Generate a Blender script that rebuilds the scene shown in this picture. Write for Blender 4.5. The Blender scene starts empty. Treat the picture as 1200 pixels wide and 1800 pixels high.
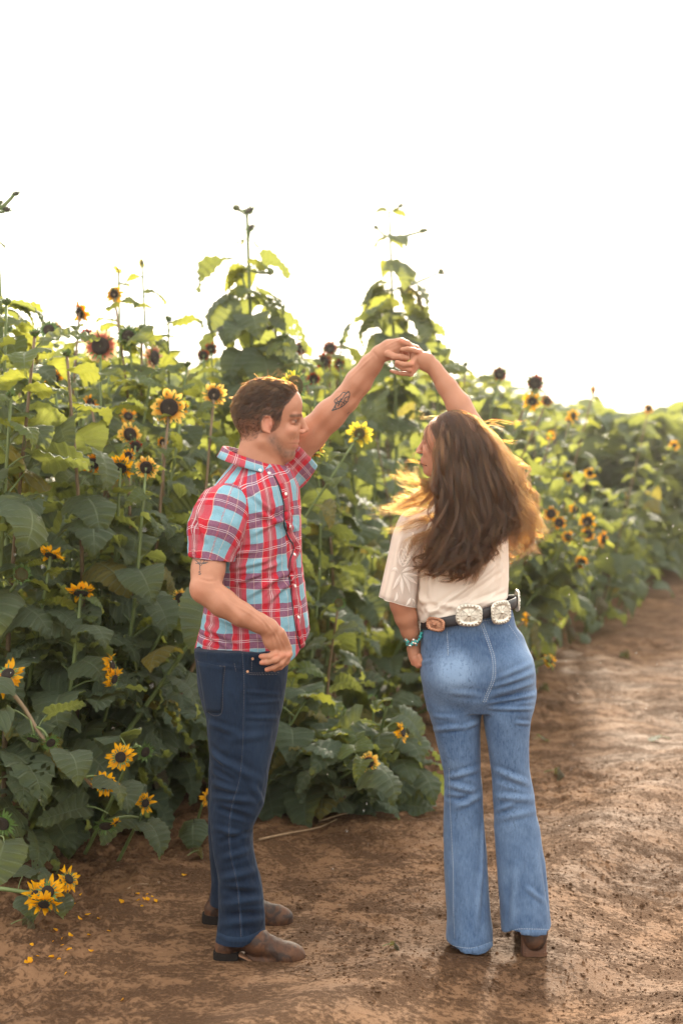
import bpy, math, random
import numpy as np
from mathutils import Vector, Matrix
from mathutils.bvhtree import BVHTree

# ------------------------------------------------------------------ camera, light, exposure
scene = bpy.context.scene
COL = scene.collection
CAM_H = 1.56
PITCH = math.atan(0.04)
FOC = 2500.0                      # focal length in pixels of the 1200x1800 photograph
cam = bpy.data.cameras.new('camera')
cam.sensor_fit = 'VERTICAL'; cam.sensor_height = 36.0; cam.sensor_width = 24.0
cam.lens = 50.0; cam.clip_start = 0.05; cam.clip_end = 3000
cam.dof.use_dof = True; cam.dof.focus_distance = 4.42; cam.dof.aperture_fstop = 2.4
camo = bpy.data.objects.new('camera', cam); COL.objects.link(camo)
camo.location = (0, 0, CAM_H); camo.rotation_euler = (math.pi/2 - PITCH, 0, 0)
scene.camera = camo

SUN_EL = math.radians(23); SUN_AZ = math.radians(9)      # azimuth measured from +Y towards +X
world = bpy.data.worlds.new('World'); scene.world = world; world.use_nodes = True
wn = world.node_tree.nodes; wl = world.node_tree.links; wn.clear()
sky = wn.new('ShaderNodeTexSky'); sky.sky_type = 'NISHITA'; sky.sun_disc = False
sky.sun_elevation = SUN_EL; sky.sun_rotation = SUN_AZ; sky.dust_density = 3.0; sky.air_density = 1.0
mixw = wn.new('ShaderNodeMix'); mixw.data_type = 'RGBA'; mixw.inputs[0].default_value = 0.80
mixw.inputs[7].default_value = (15.3, 14.6, 13.3, 1)          # thin bright cloud over the whole sky
bg = wn.new('ShaderNodeBackground'); bg.inputs[1].default_value = 0.10
wo = wn.new('ShaderNodeOutputWorld')
wl.new(sky.outputs[0], mixw.inputs[6]); wl.new(mixw.outputs[2], bg.inputs[0]); wl.new(bg.outputs[0], wo.inputs[0])

sun = bpy.data.lights.new('sun', 'SUN'); sun.energy = 5.0; sun.angle = math.radians(5); sun.color = (1.0, 0.88, 0.70)
suno = bpy.data.objects.new('sun', sun); COL.objects.link(suno)
sdir = Vector((math.sin(SUN_AZ)*math.cos(SUN_EL), math.cos(SUN_AZ)*math.cos(SUN_EL), math.sin(SUN_EL)))
suno.rotation_euler = (-sdir).to_track_quat('-Z', 'Y').to_euler(); suno.location = (0, 0, 12)

vs = scene.view_settings
vs.view_transform = 'Standard'; vs.look = 'None'; vs.gamma = 1.0; vs.exposure = 1.10
try: vs.use_curve_mapping = False
except Exception: pass
scene.render.engine = 'CYCLES'
cy = scene.cycles
cy.use_denoising = True; cy.max_bounces = 8; cy.transparent_max_bounces = 12
cy.diffuse_bounces = 4; cy.glossy_bounces = 3; cy.transmission_bounces = 5; cy.volume_bounces = 0
cy.sample_clamp_indirect = 8; cy.caustics_reflective = False; cy.caustics_refractive = False
cy.volume_step_rate = 4

# ------------------------------------------------------------------ helpers
cp_, sp_ = math.cos(PITCH), math.sin(PITCH)
def W(px, py, d):
    """the point at distance d (metres along +Y) seen at pixel px, py of the photograph"""
    a = (px-600.0)/FOC; b = (900.0-py)/FOC
    t = d/(cp_ + b*sp_)
    return np.array((t*a, d, CAM_H + t*(-sp_ + b*cp_)))
def to_px(P):
    """pixel coordinates of world points (N,3)"""
    P = np.asarray(P, float); y = P[..., 1]; z = P[..., 2]-CAM_H
    dep = y*cp_ - z*sp_; up = y*sp_ + z*cp_
    return 600+FOC*P[..., 0]/dep, 900-FOC*up/dep

def tag(o, label=None, cat=None, group=None, kind=None):
    if label: o['label'] = label
    if cat: o['category'] = cat
    if group: o['group'] = group
    if kind: o['kind'] = kind
    return o
def link(o, parent=None):
    COL.objects.link(o)
    if parent is not None: o.parent = parent
    return o
def empty(name, loc=(0, 0, 0), rz=0.0):
    o = bpy.data.objects.new(name, None); COL.objects.link(o)
    o.location = loc; o.rotation_euler = (0, 0, rz); o.empty_display_size = 0.05
    return o
def mesh_np(name, V, F, mats=(), smooth=True, uv=None, col=None, mat_idx=None):
    """mesh data from numpy vertices and equal-sided faces"""
    V = np.asarray(V, np.float32); F = np.asarray(F, np.int32)
    me = bpy.data.meshes.new(name); n = F.shape[1]
    me.vertices.add(len(V)); me.vertices.foreach_set('co', V.ravel())
    me.loops.add(F.size); me.loops.foreach_set('vertex_index', F.ravel())
    me.polygons.add(len(F))
    me.polygons.foreach_set('loop_start', np.arange(0, F.size, n, dtype=np.int32))
    try: me.polygons.foreach_set('loop_total', np.full(len(F), n, np.int32))
    except Exception: pass
    me.polygons.foreach_set('use_smooth', np.full(len(F), smooth, bool))
    if mat_idx is not None: me.polygons.foreach_set('material_index', np.asarray(mat_idx, np.int32))
    for m in mats: me.materials.append(m)
    if uv is not None:
        l = me.uv_layers.new(name='UVMap'); l.data.foreach_set('uv', np.asarray(uv, np.float32)[F.ravel()].ravel())
    if col is not None:
        c = np.ones((len(V), 4), np.float32); c[:, :col.shape[1]] = col
        a = me.color_attributes.new('tint', 'FLOAT_COLOR', 'POINT'); a.data.foreach_set('color', c.ravel())
    me.update(calc_edges=True); me.validate()
    return me
def obj(name, me, parent=None):
    return link(bpy.data.objects.new(name, me), parent)

class Geo:
    """collects quads/tris (tris as repeated-last quads split) into one mesh"""
    def __init__(s): s.V = []; s.F = []; s.U = []; s.M = []; s.n = 0
    def add(s, V, F, U=None, m=0):
        V = np.asarray(V, float); F = np.asarray(F, int)
        s.V.append(V); s.F.append(F + s.n); s.n += len(V)
        s.U.append(np.zeros((len(V), 2)) if U is None else np.asarray(U, float)); s.M.append(np.full(len(F), m))
    def tube(s, P, R, seg=6, m=0, cap=True):
        P = np.asarray(P, float); R = np.broadcast_to(np.asarray(R, float), (len(P),))
        T = np.gradient(P, axis=0); T /= np.linalg.norm(T, axis=1, keepdims=True)+1e-9
        ref = np.array((0, 0, 1.0)) if abs(T[0, 2]) < 0.9 else np.array((1.0, 0, 0))
        n1 = np.cross(T[0], ref); n1 /= np.linalg.norm(n1); V = []
        for i in range(len(P)):
            n1 = n1 - T[i]*np.dot(n1, T[i]); n1 /= np.linalg.norm(n1)+1e-9; n2 = np.cross(T[i], n1)
            a = np.arange(seg)*2*math.pi/seg
            V.append(P[i] + R[i]*(np.cos(a)[:, None]*n1 + np.sin(a)[:, None]*n2))
        V = np.concatenate(V); F = []
        for i in range(len(P)-1):
            for j in range(seg):
                k = (j+1) % seg; F.append((i*seg+j, i*seg+k, (i+1)*seg+k, (i+1)*seg+j))
        if cap:
            V = np.vstack([V, P[0], P[-1]]); c0 = len(V)-2; b = (len(P)-1)*seg
            for j in range(0, seg, 2):
                F.append((c0, (j+2) % seg, j+1, j)); F.append((c0+1, b+j, b+j+1, b+(j+2) % seg))
        U = np.zeros((len(V), 2)); s.add(V, F, U, m)
    def build(s, name, mats, smooth=True):
        return mesh_np(name, np.concatenate(s.V), np.concatenate(s.F), mats, smooth, np.concatenate(s.U), None, np.concatenate(s.M))

def spline(P, n):
    """Catmull-Rom through the points, n samples"""
    P = np.asarray(P, float); m = len(P)
    Q = np.vstack([2*P[0]-P[1], P, 2*P[-1]-P[-2]])
    t = np.linspace(0, m-1-1e-6, n); i = t.astype(int); f = (t-i)[:, None]
    a, b, c, d = Q[i], Q[i+1], Q[i+2], Q[i+3]
    return 0.5*((2*b)+(c-a)*f+(2*a-5*b+4*c-d)*f*f+(3*b-a-3*c+d)*f**3)

def _hash(ix, iy, iz, seed):
    h = (ix.astype(np.int64)*374761393 + iy.astype(np.int64)*668265263 + iz.astype(np.int64)*2147483647 + seed*1274126177) & 0xffffffff
    h = ((h ^ (h >> 13))*1274126177) & 0xffffffff
    return ((h ^ (h >> 16)) & 0xffff).astype(np.float32)/32767.5-1
def noise3(P, seed=0):
    P = np.asarray(P, np.float32); i = np.floor(P).astype(np.int64); f = P-i; f = f*f*(3-2*f)
    x, y, z = i[:, 0], i[:, 1], i[:, 2]; r = 0
    for a in (0, 1):
        wx = f[:, 0] if a else 1-f[:, 0]
        for b in (0, 1):
            wy = f[:, 1] if b else 1-f[:, 1]
            for c in (0, 1):
                wz = f[:, 2] if c else 1-f[:, 2]
                r = r + wx*wy*wz*_hash(x+a, y+b, z+c, seed)
    return r
def fbm(P, sc, oct=4, seed=0, gain=0.5):
    P = np.asarray(P, np.float32)*sc; r = 0; a = 1.0
    for o in range(oct):
        r = r + a*noise3(P*(2.03**o)+o*17.3, seed+o); a *= gain
    return r

class Vol:
    """a signed distance field on a grid, meshed by surface nets"""
    def __init__(s, lo, hi, h):
        s.lo = np.array(lo, float); s.h = h
        s.n = np.ceil((np.array(hi)-s.lo)/h).astype(int)+1
        s.a = np.full(s.n, 0.06, np.float32)
        s.ax = [(s.lo[i]+np.arange(s.n[i])*h).astype(np.float32) for i in range(3)]
    def region(s, blo, bhi):
        i0 = np.clip(np.floor((np.array(blo)-s.lo)/s.h).astype(int), 0, s.n); i1 = np.clip(np.ceil((np.array(bhi)-s.lo)/s.h).astype(int)+1, 0, s.n)
        sl = tuple(slice(a, b) for a, b in zip(i0, i1))
        return sl, s.ax[0][sl[0]][:, None, None], s.ax[1][sl[1]][None, :, None], s.ax[2][sl[2]][None, None, :]
    def comb(s, sl, d, k, mode):
        A = s.a[sl]; d = d.astype(np.float32)
        if mode == 'add':
            hh = np.clip(0.5+0.5*(A-d)/k, 0, 1); s.a[sl] = A*(1-hh)+d*hh - k*hh*(1-hh)
        elif mode == 'cut':
            d = -d; hh = np.clip(0.5-0.5*(A-d)/k, 0, 1); s.a[sl] = A*(1-hh)+d*hh + k*hh*(1-hh)
    def cone(s, a, b, ra, rb, k=0.01, mode='add', flat=None, f=1.0):
        a = np.array(a, float); b = np.array(b, float); m = max(ra, rb)+k+0.012
        sl, X, Y, Z = s.region(np.minimum(a, b)-m, np.maximum(a, b)+m)
        ab = b-a; L = float(ab@ab)+1e-12
        t = np.clip(((X-a[0])*ab[0]+(Y-a[1])*ab[1]+(Z-a[2])*ab[2])/L, 0, 1)
        qx = X-a[0]-t*ab[0]; qy = Y-a[1]-t*ab[1]; qz = Z-a[2]-t*ab[2]
        q2 = qx*qx+qy*qy+qz*qz
        if flat is not None:
            fl = np.array(flat, float); fl /= np.linalg.norm(fl); c = qx*fl[0]+qy*fl[1]+qz*fl[2]
            q2 = q2+(f*f-1)*c*c
        s.comb(sl, np.sqrt(q2)-(ra+t*(rb-ra)), k, mode)
    def chain(s, P, R, k=0.01, mode='add', flat=None, f=1.0):
        for i in range(len(P)-1): s.cone(P[i], P[i+1], R[i], R[i+1], k, mode, flat, f)
    def ell(s, c, r, k=0.01, mode='add', rot=None):
        c = np.array(c, float); r = np.array(r, float); m = max(r)+k+0.012
        sl, X, Y, Z = s.region(c-m, c+m); x, y, z = X-c[0], Y-c[1], Z-c[2]
        if rot is not None:
            R = np.array(rot)    # rows: local axes
            x, y, z = (R[0][0]*x+R[0][1]*y+R[0][2]*z, R[1][0]*x+R[1][1]*y+R[1][2]*z, R[2][0]*x+R[2][1]*y+R[2][2]*z)
        k0 = np.sqrt((x/r[0])**2+(y/r[1])**2+(z/r[2])**2)+1e-6
        k1 = np.sqrt((x/r[0]**2)**2+(y/r[1]**2)**2+(z/r[2]**2)**2)+1e-6
        s.comb(sl, k0*(k0-1)/k1, k, mode)
    def loft(s, rows, k=0.01, rot=0.0, p=2.0):
        """rows (z, cx, cy, rx, ry), elliptical sections stacked along z"""
        R = np.array(sorted(rows), float); n = 160
        zz = np.linspace(R[0, 0], R[-1, 0], n)
        T = np.stack([np.interp(zz, R[:, 0], R[:, i]) for i in range(1, 5)], 1)
        w = np.hanning(17)[1:-1]; w /= w.sum()
        Tp = np.pad(T, ((7, 7), (0, 0)), mode='edge'); T = np.stack([np.convolve(Tp[:, i], w, 'valid') for i in range(4)], 1)
        m = max(R[:, 3].max(), R[:, 4].max())+k+0.015
        sl, X, Y, Z = s.region((R[:, 1].min()-m, R[:, 2].min()-m, R[0, 0]-0.02), (R[:, 1].max()+m, R[:, 2].max()+m, R[-1, 0]+0.02))
        g = [np.interp(Z.ravel(), zz, T[:, i])[None, None, :].astype(np.float32) for i in range(4)]
        x, y = X-g[0], Y-g[1]
        if rot: c, q = math.cos(rot), math.sin(rot); x, y = c*x+q*y, -q*x+c*y
        k0 = (np.abs(x/g[2])**p+np.abs(y/g[3])**p)**(1/p)+1e-6
        k1 = np.sqrt((x/g[2]**2)**2+(y/g[3]**2)**2)+1e-6
        d = np.maximum(k0*(k0-1)/k1, np.maximum(Z-R[-1, 0], R[0, 0]-Z))
        s.comb(sl, np.minimum(d, 0.06), k, 'add')
    def cut_fn(s, blo, bhi, fn, k=0.002):
        sl, X, Y, Z = s.region(blo, bhi); s.comb(sl, fn(X, Y, Z)+0*(X+Y+Z), k, 'cut')
    def mesh(s):
        A = s.a; S = (A < 0); n = np.array(A.shape)
        c = np.zeros(n-1, np.uint8)
        for i in (0, 1):
            for j in (0, 1):
                for k in (0, 1): c += S[i:n[0]-1+i, j:n[1]-1+j, k:n[2]-1+k]
        act = np.flatnonzero((c > 0) & (c < 8)); del c
        d1 = n-1; idx = np.stack(np.unravel_index(act, d1), 1)
        cor = np.array([(i, j, k) for i in (0, 1) for j in (0, 1) for k in (0, 1)])
        val = np.stack([A[idx[:, 0]+o[0], idx[:, 1]+o[1], idx[:, 2]+o[2]] for o in cor], 1)
        pos = np.zeros((len(idx), 3), np.float32); cnt = np.zeros(len(idx), np.float32)
        for a in range(8):
            for b in range(a+1, 8):
                if np.abs(cor[a]-cor[b]).sum() != 1: continue
                va, vb = val[:, a], val[:, b]; cr = (va < 0) != (vb < 0)
                t = np.where(cr, va/np.where(cr, va-vb, 1), 0)[:, None]
                pos += np.where(cr[:, None], cor[a]+t*(cor[b]-cor[a]), 0); cnt += cr
        V = (idx+pos/cnt[:, None])*s.h+s.lo
        vid = np.full(d1[0]*d1[1]*d1[2], -1, np.int32); vid[act] = np.arange(len(act)); vid = vid.reshape(d1)
        F = []
        for ax in range(3):
            o = [1, 1, 1]; o[ax] = 0
            base = tuple(slice(o[i], n[i]-1) for i in range(3)); nxt = tuple(slice(o[i]+(1 if i == ax else 0), n[i]-1+(1 if i == ax else 0)) for i in range(3))
            a, b = S[base], S[nxt]; w = np.argwhere(a != b)+np.array(o)
            ins = S[w[:, 0], w[:, 1], w[:, 2]]
            u, v = [(1, 2), (2, 0), (0, 1)][ax]; e = np.eye(3, dtype=int)
            q = [w, w-e[u], w-e[u]-e[v], w-e[v]]
            f = np.stack([vid[p[:, 0], p[:, 1], p[:, 2]] for p in q], 1)
            f[~ins] = f[~ins][:, ::-1]; F.append(f)
        F = np.concatenate(F); F = F[(F >= 0).all(1)]
        return V, F
def vnormals(V, F):
    N = np.zeros(V.shape); a, b, c, d = (V[F[:, i]] for i in range(4)); fn = np.cross(c-a, d-b)
    for i in range(4):
        for k in range(3): N[:, k] += np.bincount(F[:, i], fn[:, k], len(V))
    return N/(np.linalg.norm(N, axis=1, keepdims=True)+1e-12)
def relax(V, F, it=2, f=0.5):
    for _ in range(it):
        S = np.zeros(V.shape); n = np.zeros(len(V))
        for i in range(4):
            for j in ((i+1) % 4, (i+3) % 4):
                for k in range(3): S[:, k] += np.bincount(F[:, i], V[F[:, j], k], len(V))
                n += np.bincount(F[:, i], minlength=len(V))
        V = V+(S/np.maximum(n, 1)[:, None]-V)*f
    return V
def seg_dist(P, a, b):
    ab = b-a; t = np.clip((P-a)@ab/(ab@ab), 0, 1); return np.linalg.norm(P-a-t[:, None]*ab, axis=1), t

# ------------------------------------------------------------------ materials
def mat(name):
    m = bpy.data.materials.new(name); m.use_nodes = True; nt = m.node_tree
    return m, nt.nodes, nt.links, nt.nodes['Principled BSDF'], nt.nodes['Material Output']
def nd(n, typ, **kw):
    x = n.new(typ)
    for k, v in kw.items():
        if k.startswith('i_'):
            key = k[2:]; x.inputs[int(key) if key.isdigit() else key.replace('_', ' ')].default_value = v
        else: setattr(x, k, v)
    return x
def math_n(n, l, op, a, b=None, c=None, clamp=False):
    x = n.new('ShaderNodeMath'); x.operation = op; x.use_clamp = clamp
    for i, v in enumerate((a, b, c)):
        if v is None: continue
        if isinstance(v, (int, float)): x.inputs[i].default_value = v
        else: l.new(v, x.inputs[i])
    return x.outputs[0]
def mixc(n, l, fac, a, b, mode='MIX'):
    x = n.new('ShaderNodeMix'); x.data_type = 'RGBA'; x.blend_type = mode
    for i, v in ((0, fac), (6, a), (7, b)):
        if isinstance(v, (int, float)): x.inputs[i].default_value = v
        elif isinstance(v, tuple): x.inputs[i].default_value = (*v[:3], 1)
        else: l.new(v, x.inputs[i])
    return x.outputs[2]
def ramp(n, l, fac, stops, interp='LINEAR'):
    x = n.new('ShaderNodeValToRGB'); x.color_ramp.interpolation = interp; e = x.color_ramp.elements
    while len(e) < len(stops): e.new(0.5)
    for i, (p, c) in enumerate(stops):
        e[i].position = p; e[i].color = (*c[:3], 1) if isinstance(c, tuple) else (c, c, c, 1)
    l.new(fac, x.inputs[0]); return x.outputs[0]
def noise_n(n, l, vec, scale, detail=4, rough=0.55, dist=0.0):
    x = nd(n, 'ShaderNodeTexNoise'); x.inputs['Scale'].default_value = scale; x.inputs['Detail'].default_value = detail
    x.inputs['Roughness'].default_value = rough; x.inputs['Distortion'].default_value = dist
    if vec is not None: l.new(vec, x.inputs['Vector'])
    return x.outputs[0]
def bump(n, l, b, h, strength, dist):
    x = nd(n, 'ShaderNodeBump'); x.inputs['Strength'].default_value = strength; x.inputs['Distance'].default_value = dist
    l.new(h, x.inputs['Height']); l.new(x.outputs[0], b.inputs['Normal']); return x
def simple(name, c, rough=0.6, metal=0.0, spec=0.5, var=0.0, scale=40, bmp=0.0):
    m, n, l, b, o = mat(name)
    b.inputs['Base Color'].default_value = (*c, 1); b.inputs['Roughness'].default_value = rough; b.inputs['Metallic'].default_value = metal
    b.inputs['Specular IOR Level'].default_value = spec
    if var or bmp:
        tc = nd(n, 'ShaderNodeTexCoord'); f = noise_n(n, l, tc.outputs['Object'], scale, 5)
        if var: l.new(mixc(n, l, f, tuple(x*(1-var) for x in c), tuple(min(1, x*(1+var)) for x in c)), b.inputs['Base Color'])
        if bmp: bump(n, l, b, f, 0.6, bmp)
    return m
rng = np.random.default_rng(7); random.seed(7)
# ================================================================== ground
HEDGE = np.array([(-2.6, 3.2), (-1.45, 4.6), (-0.95, 5.55), (-0.45, 6.7), (0.45, 8.5), (1.5, 10.6), (3.7, 15.8), (8.2, 26), (22, 60), (60, 150)], float)
def hedge_x(y): return np.interp(y, HEDGE[:, 1], HEDGE[:, 0])
def hedge_s(x, y):
    """signed distance (approx) to the edge of the crop, positive on the path"""
    return (x-hedge_x(y))*0.86
def ground_h(X, Y, fine=True):
    P = np.stack([X, Y, 0*X], -1).reshape(-1, 3).astype(np.float32)
    s = hedge_s(P[:, 0], P[:, 1]); dx, dy = 0.42, 0.907          # direction of the track
    al = P[:, 0]*dx+P[:, 1]*dy; ac = P[:, 0]*dy-P[:, 1]*dx
    A = np.stack([al*0.55, ac, 0*al], 1)
    h = 0.040*fbm(A, 1.1, 3, 3)+0.028*fbm(A, 3.0, 3, 4)
    near = np.exp(-((P[:, 0])**2/1.5+(P[:, 1]-4.4)**2/0.6)); h *= (1-0.85*near)
    h += 0.035*np.exp(-((s-.25)/.30)**2)*(0.7+0.6*noise3(A*2.2, 9))                     # ridge of earth along the crop
    h += 0.07*np.exp(-((s-2.9)/.40)**2)-0.05*np.exp(-((s-2.25)/.28)**2)+0.045*np.exp(-((s-1.7)/.16)**2)-0.035*np.exp(-((s-3.6)/.28)**2)                # wheel track
    if fine:
        rough = np.clip(0.55+0.9*fbm(A, 1.7, 2, 14), 0.08, 1.3)*(1+0.8*np.exp(-(s/.5)**2))
        r = 1-np.abs(fbm(P, 9, 3, 6)); h += 0.015*rough*(r-0.5)
        h += 0.009*rough*fbm(P, 26, 3, 7)+0.0022*rough*fbm(P, 75, 2, 8)
        tr = np.exp(-((s-2.9)/.28)**2); h += 0.012*tr*np.sin(al*42+3*noise3(P*3, 5))                # tread marks
    for fx, fy in ((-.28, 4.36), (-.30, 4.68), (.58, 4.42), (.40, 4.5)):
        w = np.exp(-(((P[:, 0]-fx)/.20)**2+((P[:, 1]-fy)/.14)**2)); h = h*(1-np.clip(1.7*w, 0, 1))
    return h.reshape(X.shape)
def spaced(a, b, c, d, fine, n_out):
    """coordinates from a to d, fine steps between b and c, growing outside"""
    mid = np.arange(b, c, fine); r = np.geomspace(fine, 1, 2)
    def out(dist): 
        k = np.linspace(0, 1, n_out)[1:]; return dist*(np.expm1(k*6.0)/np.expm1(6.0))
    return np.concatenate([b-out(b-a)[::-1], mid, c+out(d-c)])
xs = spaced(-300, -1.6, 2.6, 300, 0.0125, 70); ys = np.concatenate([[-60, -20, -8, -3, 0, 1.5, 2.6], np.arange(3.3, 6.6, .0125), 6.6+np.cumsum(np.geomspace(.014, 60, 190))])
ys = ys[ys < 300]; X, Y = np.meshgrid(xs, ys, indexing='ij'); Z = ground_h(X, Y)
far = np.clip((np.hypot(X, Y)-25)/40, 0, 1); Z = Z*(1-far)
V = np.stack([X, Y, Z], -1).reshape(-1, 3); nx, ny = X.shape
I = np.arange(nx*ny).reshape(nx, ny); F = np.stack([I[:-1, :-1], I[1:, :-1], I[1:, 1:], I[:-1, 1:]], -1).reshape(-1, 4)
def soil_mat():
    m, n, l, b, o = mat('wet_brown_soil'); tc = nd(n, 'ShaderNodeTexCoord'); mp = nd(n, 'ShaderNodeMapping'); mp.inputs['Rotation'].default_value = (0, 0, math.radians(-65)); mp.inputs['Scale'].default_value = (.75, 1.1, 1)
    l.new(tc.outputs['Object'], mp.inputs[0]); v = mp.outputs[0]
    big = noise_n(n, l, v, 1.9, 5, .6, .4); mid = noise_n(n, l, v, 6.5, 6, .68); fine = noise_n(n, l, tc.outputs['Object'], 55, 6, .7); grit = noise_n(n, l, tc.outputs['Object'], 210, 3, .7)
    crumb = math_n(n, l, 'ADD', math_n(n, l, 'MULTIPLY', mid, .55), math_n(n, l, 'MULTIPLY', fine, .55)); cr = ramp(n, l, crumb, [(.525, 0.0), (.625, 1.0)])
    c = mixc(n, l, ramp(n, l, big, [(.35, 0.0), (.62, 1.0)]), (.235, .130, .070), (.150, .080, .042))
    c = mixc(n, l, math_n(n, l, 'MULTIPLY', cr, .80), c, (.066, .034, .018)); c = mixc(n, l, math_n(n, l, 'MULTIPLY', grit, .25), c, (.05, .028, .017))
    l.new(c, b.inputs['Base Color']); b.inputs['Specular IOR Level'].default_value = .12
    rg = math_n(n, l, 'ADD', math_n(n, l, 'MULTIPLY', cr, .25), ramp(n, l, big, [(.30, .9), (.60, .72)])); l.new(rg, b.inputs['Roughness'])
    vor = nd(n, 'ShaderNodeTexVoronoi'); vor.inputs['Scale'].default_value = 95; l.new(tc.outputs['Object'], vor.inputs['Vector'])
    h = math_n(n, l, 'ADD', math_n(n, l, 'MULTIPLY', cr, 1.0), math_n(n, l, 'ADD', math_n(n, l, 'MULTIPLY', fine, 1.1), math_n(n, l, 'MULTIPLY', math_n(n, l, 'MULTIPLY', vor.outputs[0], cr), .6)))
    bump(n, l, b, math_n(n, l, 'ADD', h, math_n(n, l, 'MULTIPLY', grit, .25)), .75, .009); return m
M_SOIL = soil_mat()
o = obj('ground', mesh_np('ground', V, F, [M_SOIL], True)); tag(o, 'wet brown earth of the farm track and the field', kind='structure')
def gz(x, y): return float(ground_h(np.array([x], float), np.array([y], float))[0])

# crumbs and clods of earth
r_ = np.random.default_rng(31); g = Geo(); base = []
for i in (-1, 1):
    for j in range(6): base.append((math.cos(j*math.pi/3+.5*(i > 0))*.8, math.sin(j*math.pi/3+.5*(i > 0))*.8, .45*i))
base = np.array(base+[(0, 0, -.8), (0, 0, .85)]); bf = [(j, (j+1) % 6, 6+(j+1) % 6, 6+j) for j in range(6)]+[(13, 6+j, 6+j+1, 6+(j+2) % 6) for j in (0, 2, 4)]
n_ = 22000; cx_ = r_.uniform(-1.6, 3.6, n_*3); cy_ = 3.3+(r_.random(n_*3)**1.7)*9
den = fbm(np.stack([cx_*.5+cy_*.2, cy_*.55, 0*cx_], 1), 2.2, 3, 77); sd = hedge_s(cx_, cy_); keep = ((den > .22) | (np.abs(sd) < .35) & (r_.random(n_*3) < .5)) & (sd > -.6); cx_, cy_ = cx_[keep][:n_], cy_[keep][:n_]
hz_ = ground_h(cx_, cy_); sz = np.exp(r_.normal(-5.9, .50, len(cx_))); sz = np.clip(sz, .0015, .010)
V = base[None]*(1+r_.normal(0, .18, (len(cx_), 14, 3))); V = V*sz[:, None, None]*r_.uniform(.6, 1.2, (len(cx_), 1, 3)); V[:, :, 2] *= .75; V += np.stack([cx_, cy_, hz_+sz*.25], 1)[:, None, :]
F = (np.array(bf)[None]+np.arange(len(cx_))[:, None, None]*14).reshape(-1, 4)
o = obj('soil_clods', mesh_np('soil_clods', V.reshape(-1, 3), F, [M_SOIL], False)); tag(o, 'loose crumbs and clods of brown earth', kind='stuff')

# ================================================================== sunflower pieces
def leaf_mat(name, dark, light, trans):
    m, n, l, b, o = mat(name); uv = nd(n, 'ShaderNodeUVMap'); uv.uv_map = 'UVMap'; sx = nd(n, 'ShaderNodeSeparateXYZ'); l.new(uv.outputs[0], sx.inputs[0])
    oi = nd(n, 'ShaderNodeObjectInfo'); tc = nd(n, 'ShaderNodeTexCoord'); s, t = sx.outputs[0], sx.outputs[1]; at = math_n(n, l, 'ABSOLUTE', t)
    ph = math_n(n, l, 'MULTIPLY', math_n(n, l, 'SUBTRACT', s, math_n(n, l, 'MULTIPLY', at, .10)), 8.0)
    v = math_n(n, l, 'ABSOLUTE', math_n(n, l, 'SUBTRACT', math_n(n, l, 'FRACT', ph), .5)); vein = ramp(n, l, v, [(.0, 1.0), (.055, .75), (.10, 0.0)]); mid = ramp(n, l, at, [(0.0, 1.0), (.030, .9), (.055, 0.0)])
    ph2 = math_n(n, l, 'MULTIPLY', math_n(n, l, 'ADD', at, math_n(n, l, 'MULTIPLY', s, .6)), 17.0); v2 = ramp(n, l, math_n(n, l, 'ABSOLUTE', math_n(n, l, 'SUBTRACT', math_n(n, l, 'FRACT', ph2), .5)), [(0.0, .4), (.10, 0.0)])
    ve = math_n(n, l, 'MAXIMUM', math_n(n, l, 'MAXIMUM', vein, mid), v2)
    f = noise_n(n, l, tc.outputs['Object'], 9, 4, .6); f2 = noise_n(n, l, tc.outputs['Object'], 60, 4, .7)
    c = mixc(n, l, math_n(n, l, 'MULTIPLY', math_n(n, l, 'ADD', f, oi.outputs['Random']), .5), dark, light); c = mixc(n, l, math_n(n, l, 'MULTIPLY', ve, .60), c, (.27, .32, .20)); c = mixc(n, l, math_n(n, l, 'MULTIPLY', f2, .25), c, tuple(x*.5 for x in dark))
    spot = ramp(n, l, noise_n(n, l, tc.outputs['Object'], 26, 3, .7), [(.69, 0.0), (.73, 1.0)]); c = mixc(n, l, math_n(n, l, 'MULTIPLY', spot, .55), c, (.14, .085, .035))
    l.new(c, b.inputs['Base Color']); b.inputs['Roughness'].default_value = .56; b.inputs['Specular IOR Level'].default_value = .40
    tr = nd(n, 'ShaderNodeBsdfTranslucent'); tcol = mixc(n, l, math_n(n, l, 'MULTIPLY', ve, .35), mixc(n, l, oi.outputs['Random'], trans, tuple(x*.7 for x in trans)), (.30, .36, .06)); l.new(tcol, tr.inputs[0])
    mx = nd(n, 'ShaderNodeMixShader'); mx.inputs[0].default_value = .34; l.new(b.outputs[0], mx.inputs[1]); l.new(tr.outputs[0], mx.inputs[2]); l.new(mx.outputs[0], o.inputs[0])
    h = math_n(n, l, 'SUBTRACT', math_n(n, l, 'MULTIPLY', f2, .5), math_n(n, l, 'MULTIPLY', ve, .8)); bump(n, l, b, h, .9, .02); return m
M_LEAF = leaf_mat('sunflower_leaf', (.050, .080, .054), (.120, .172, .110), (.58, .62, .12))
M_LEAFY = leaf_mat('young_sunflower_leaf', (.070, .115, .035), (.13, .19, .06), (.68, .68, .09))
M_DEAD = leaf_mat('withered_leaf', (.085, .065, .035), (.19, .16, .095), (.22, .17, .06))
M_STEM = simple('green_stem', (.12, .16, .055), .55, 0, .4, .35, 30, .001); M_STEMR = simple('reddish_stem', (.17, .115, .065), .6, 0, .4, .35, 30, .001); M_SEPAL = simple('green_bract', (.085, .15, .035), .6, 0, .4, .4, 60)

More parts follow.
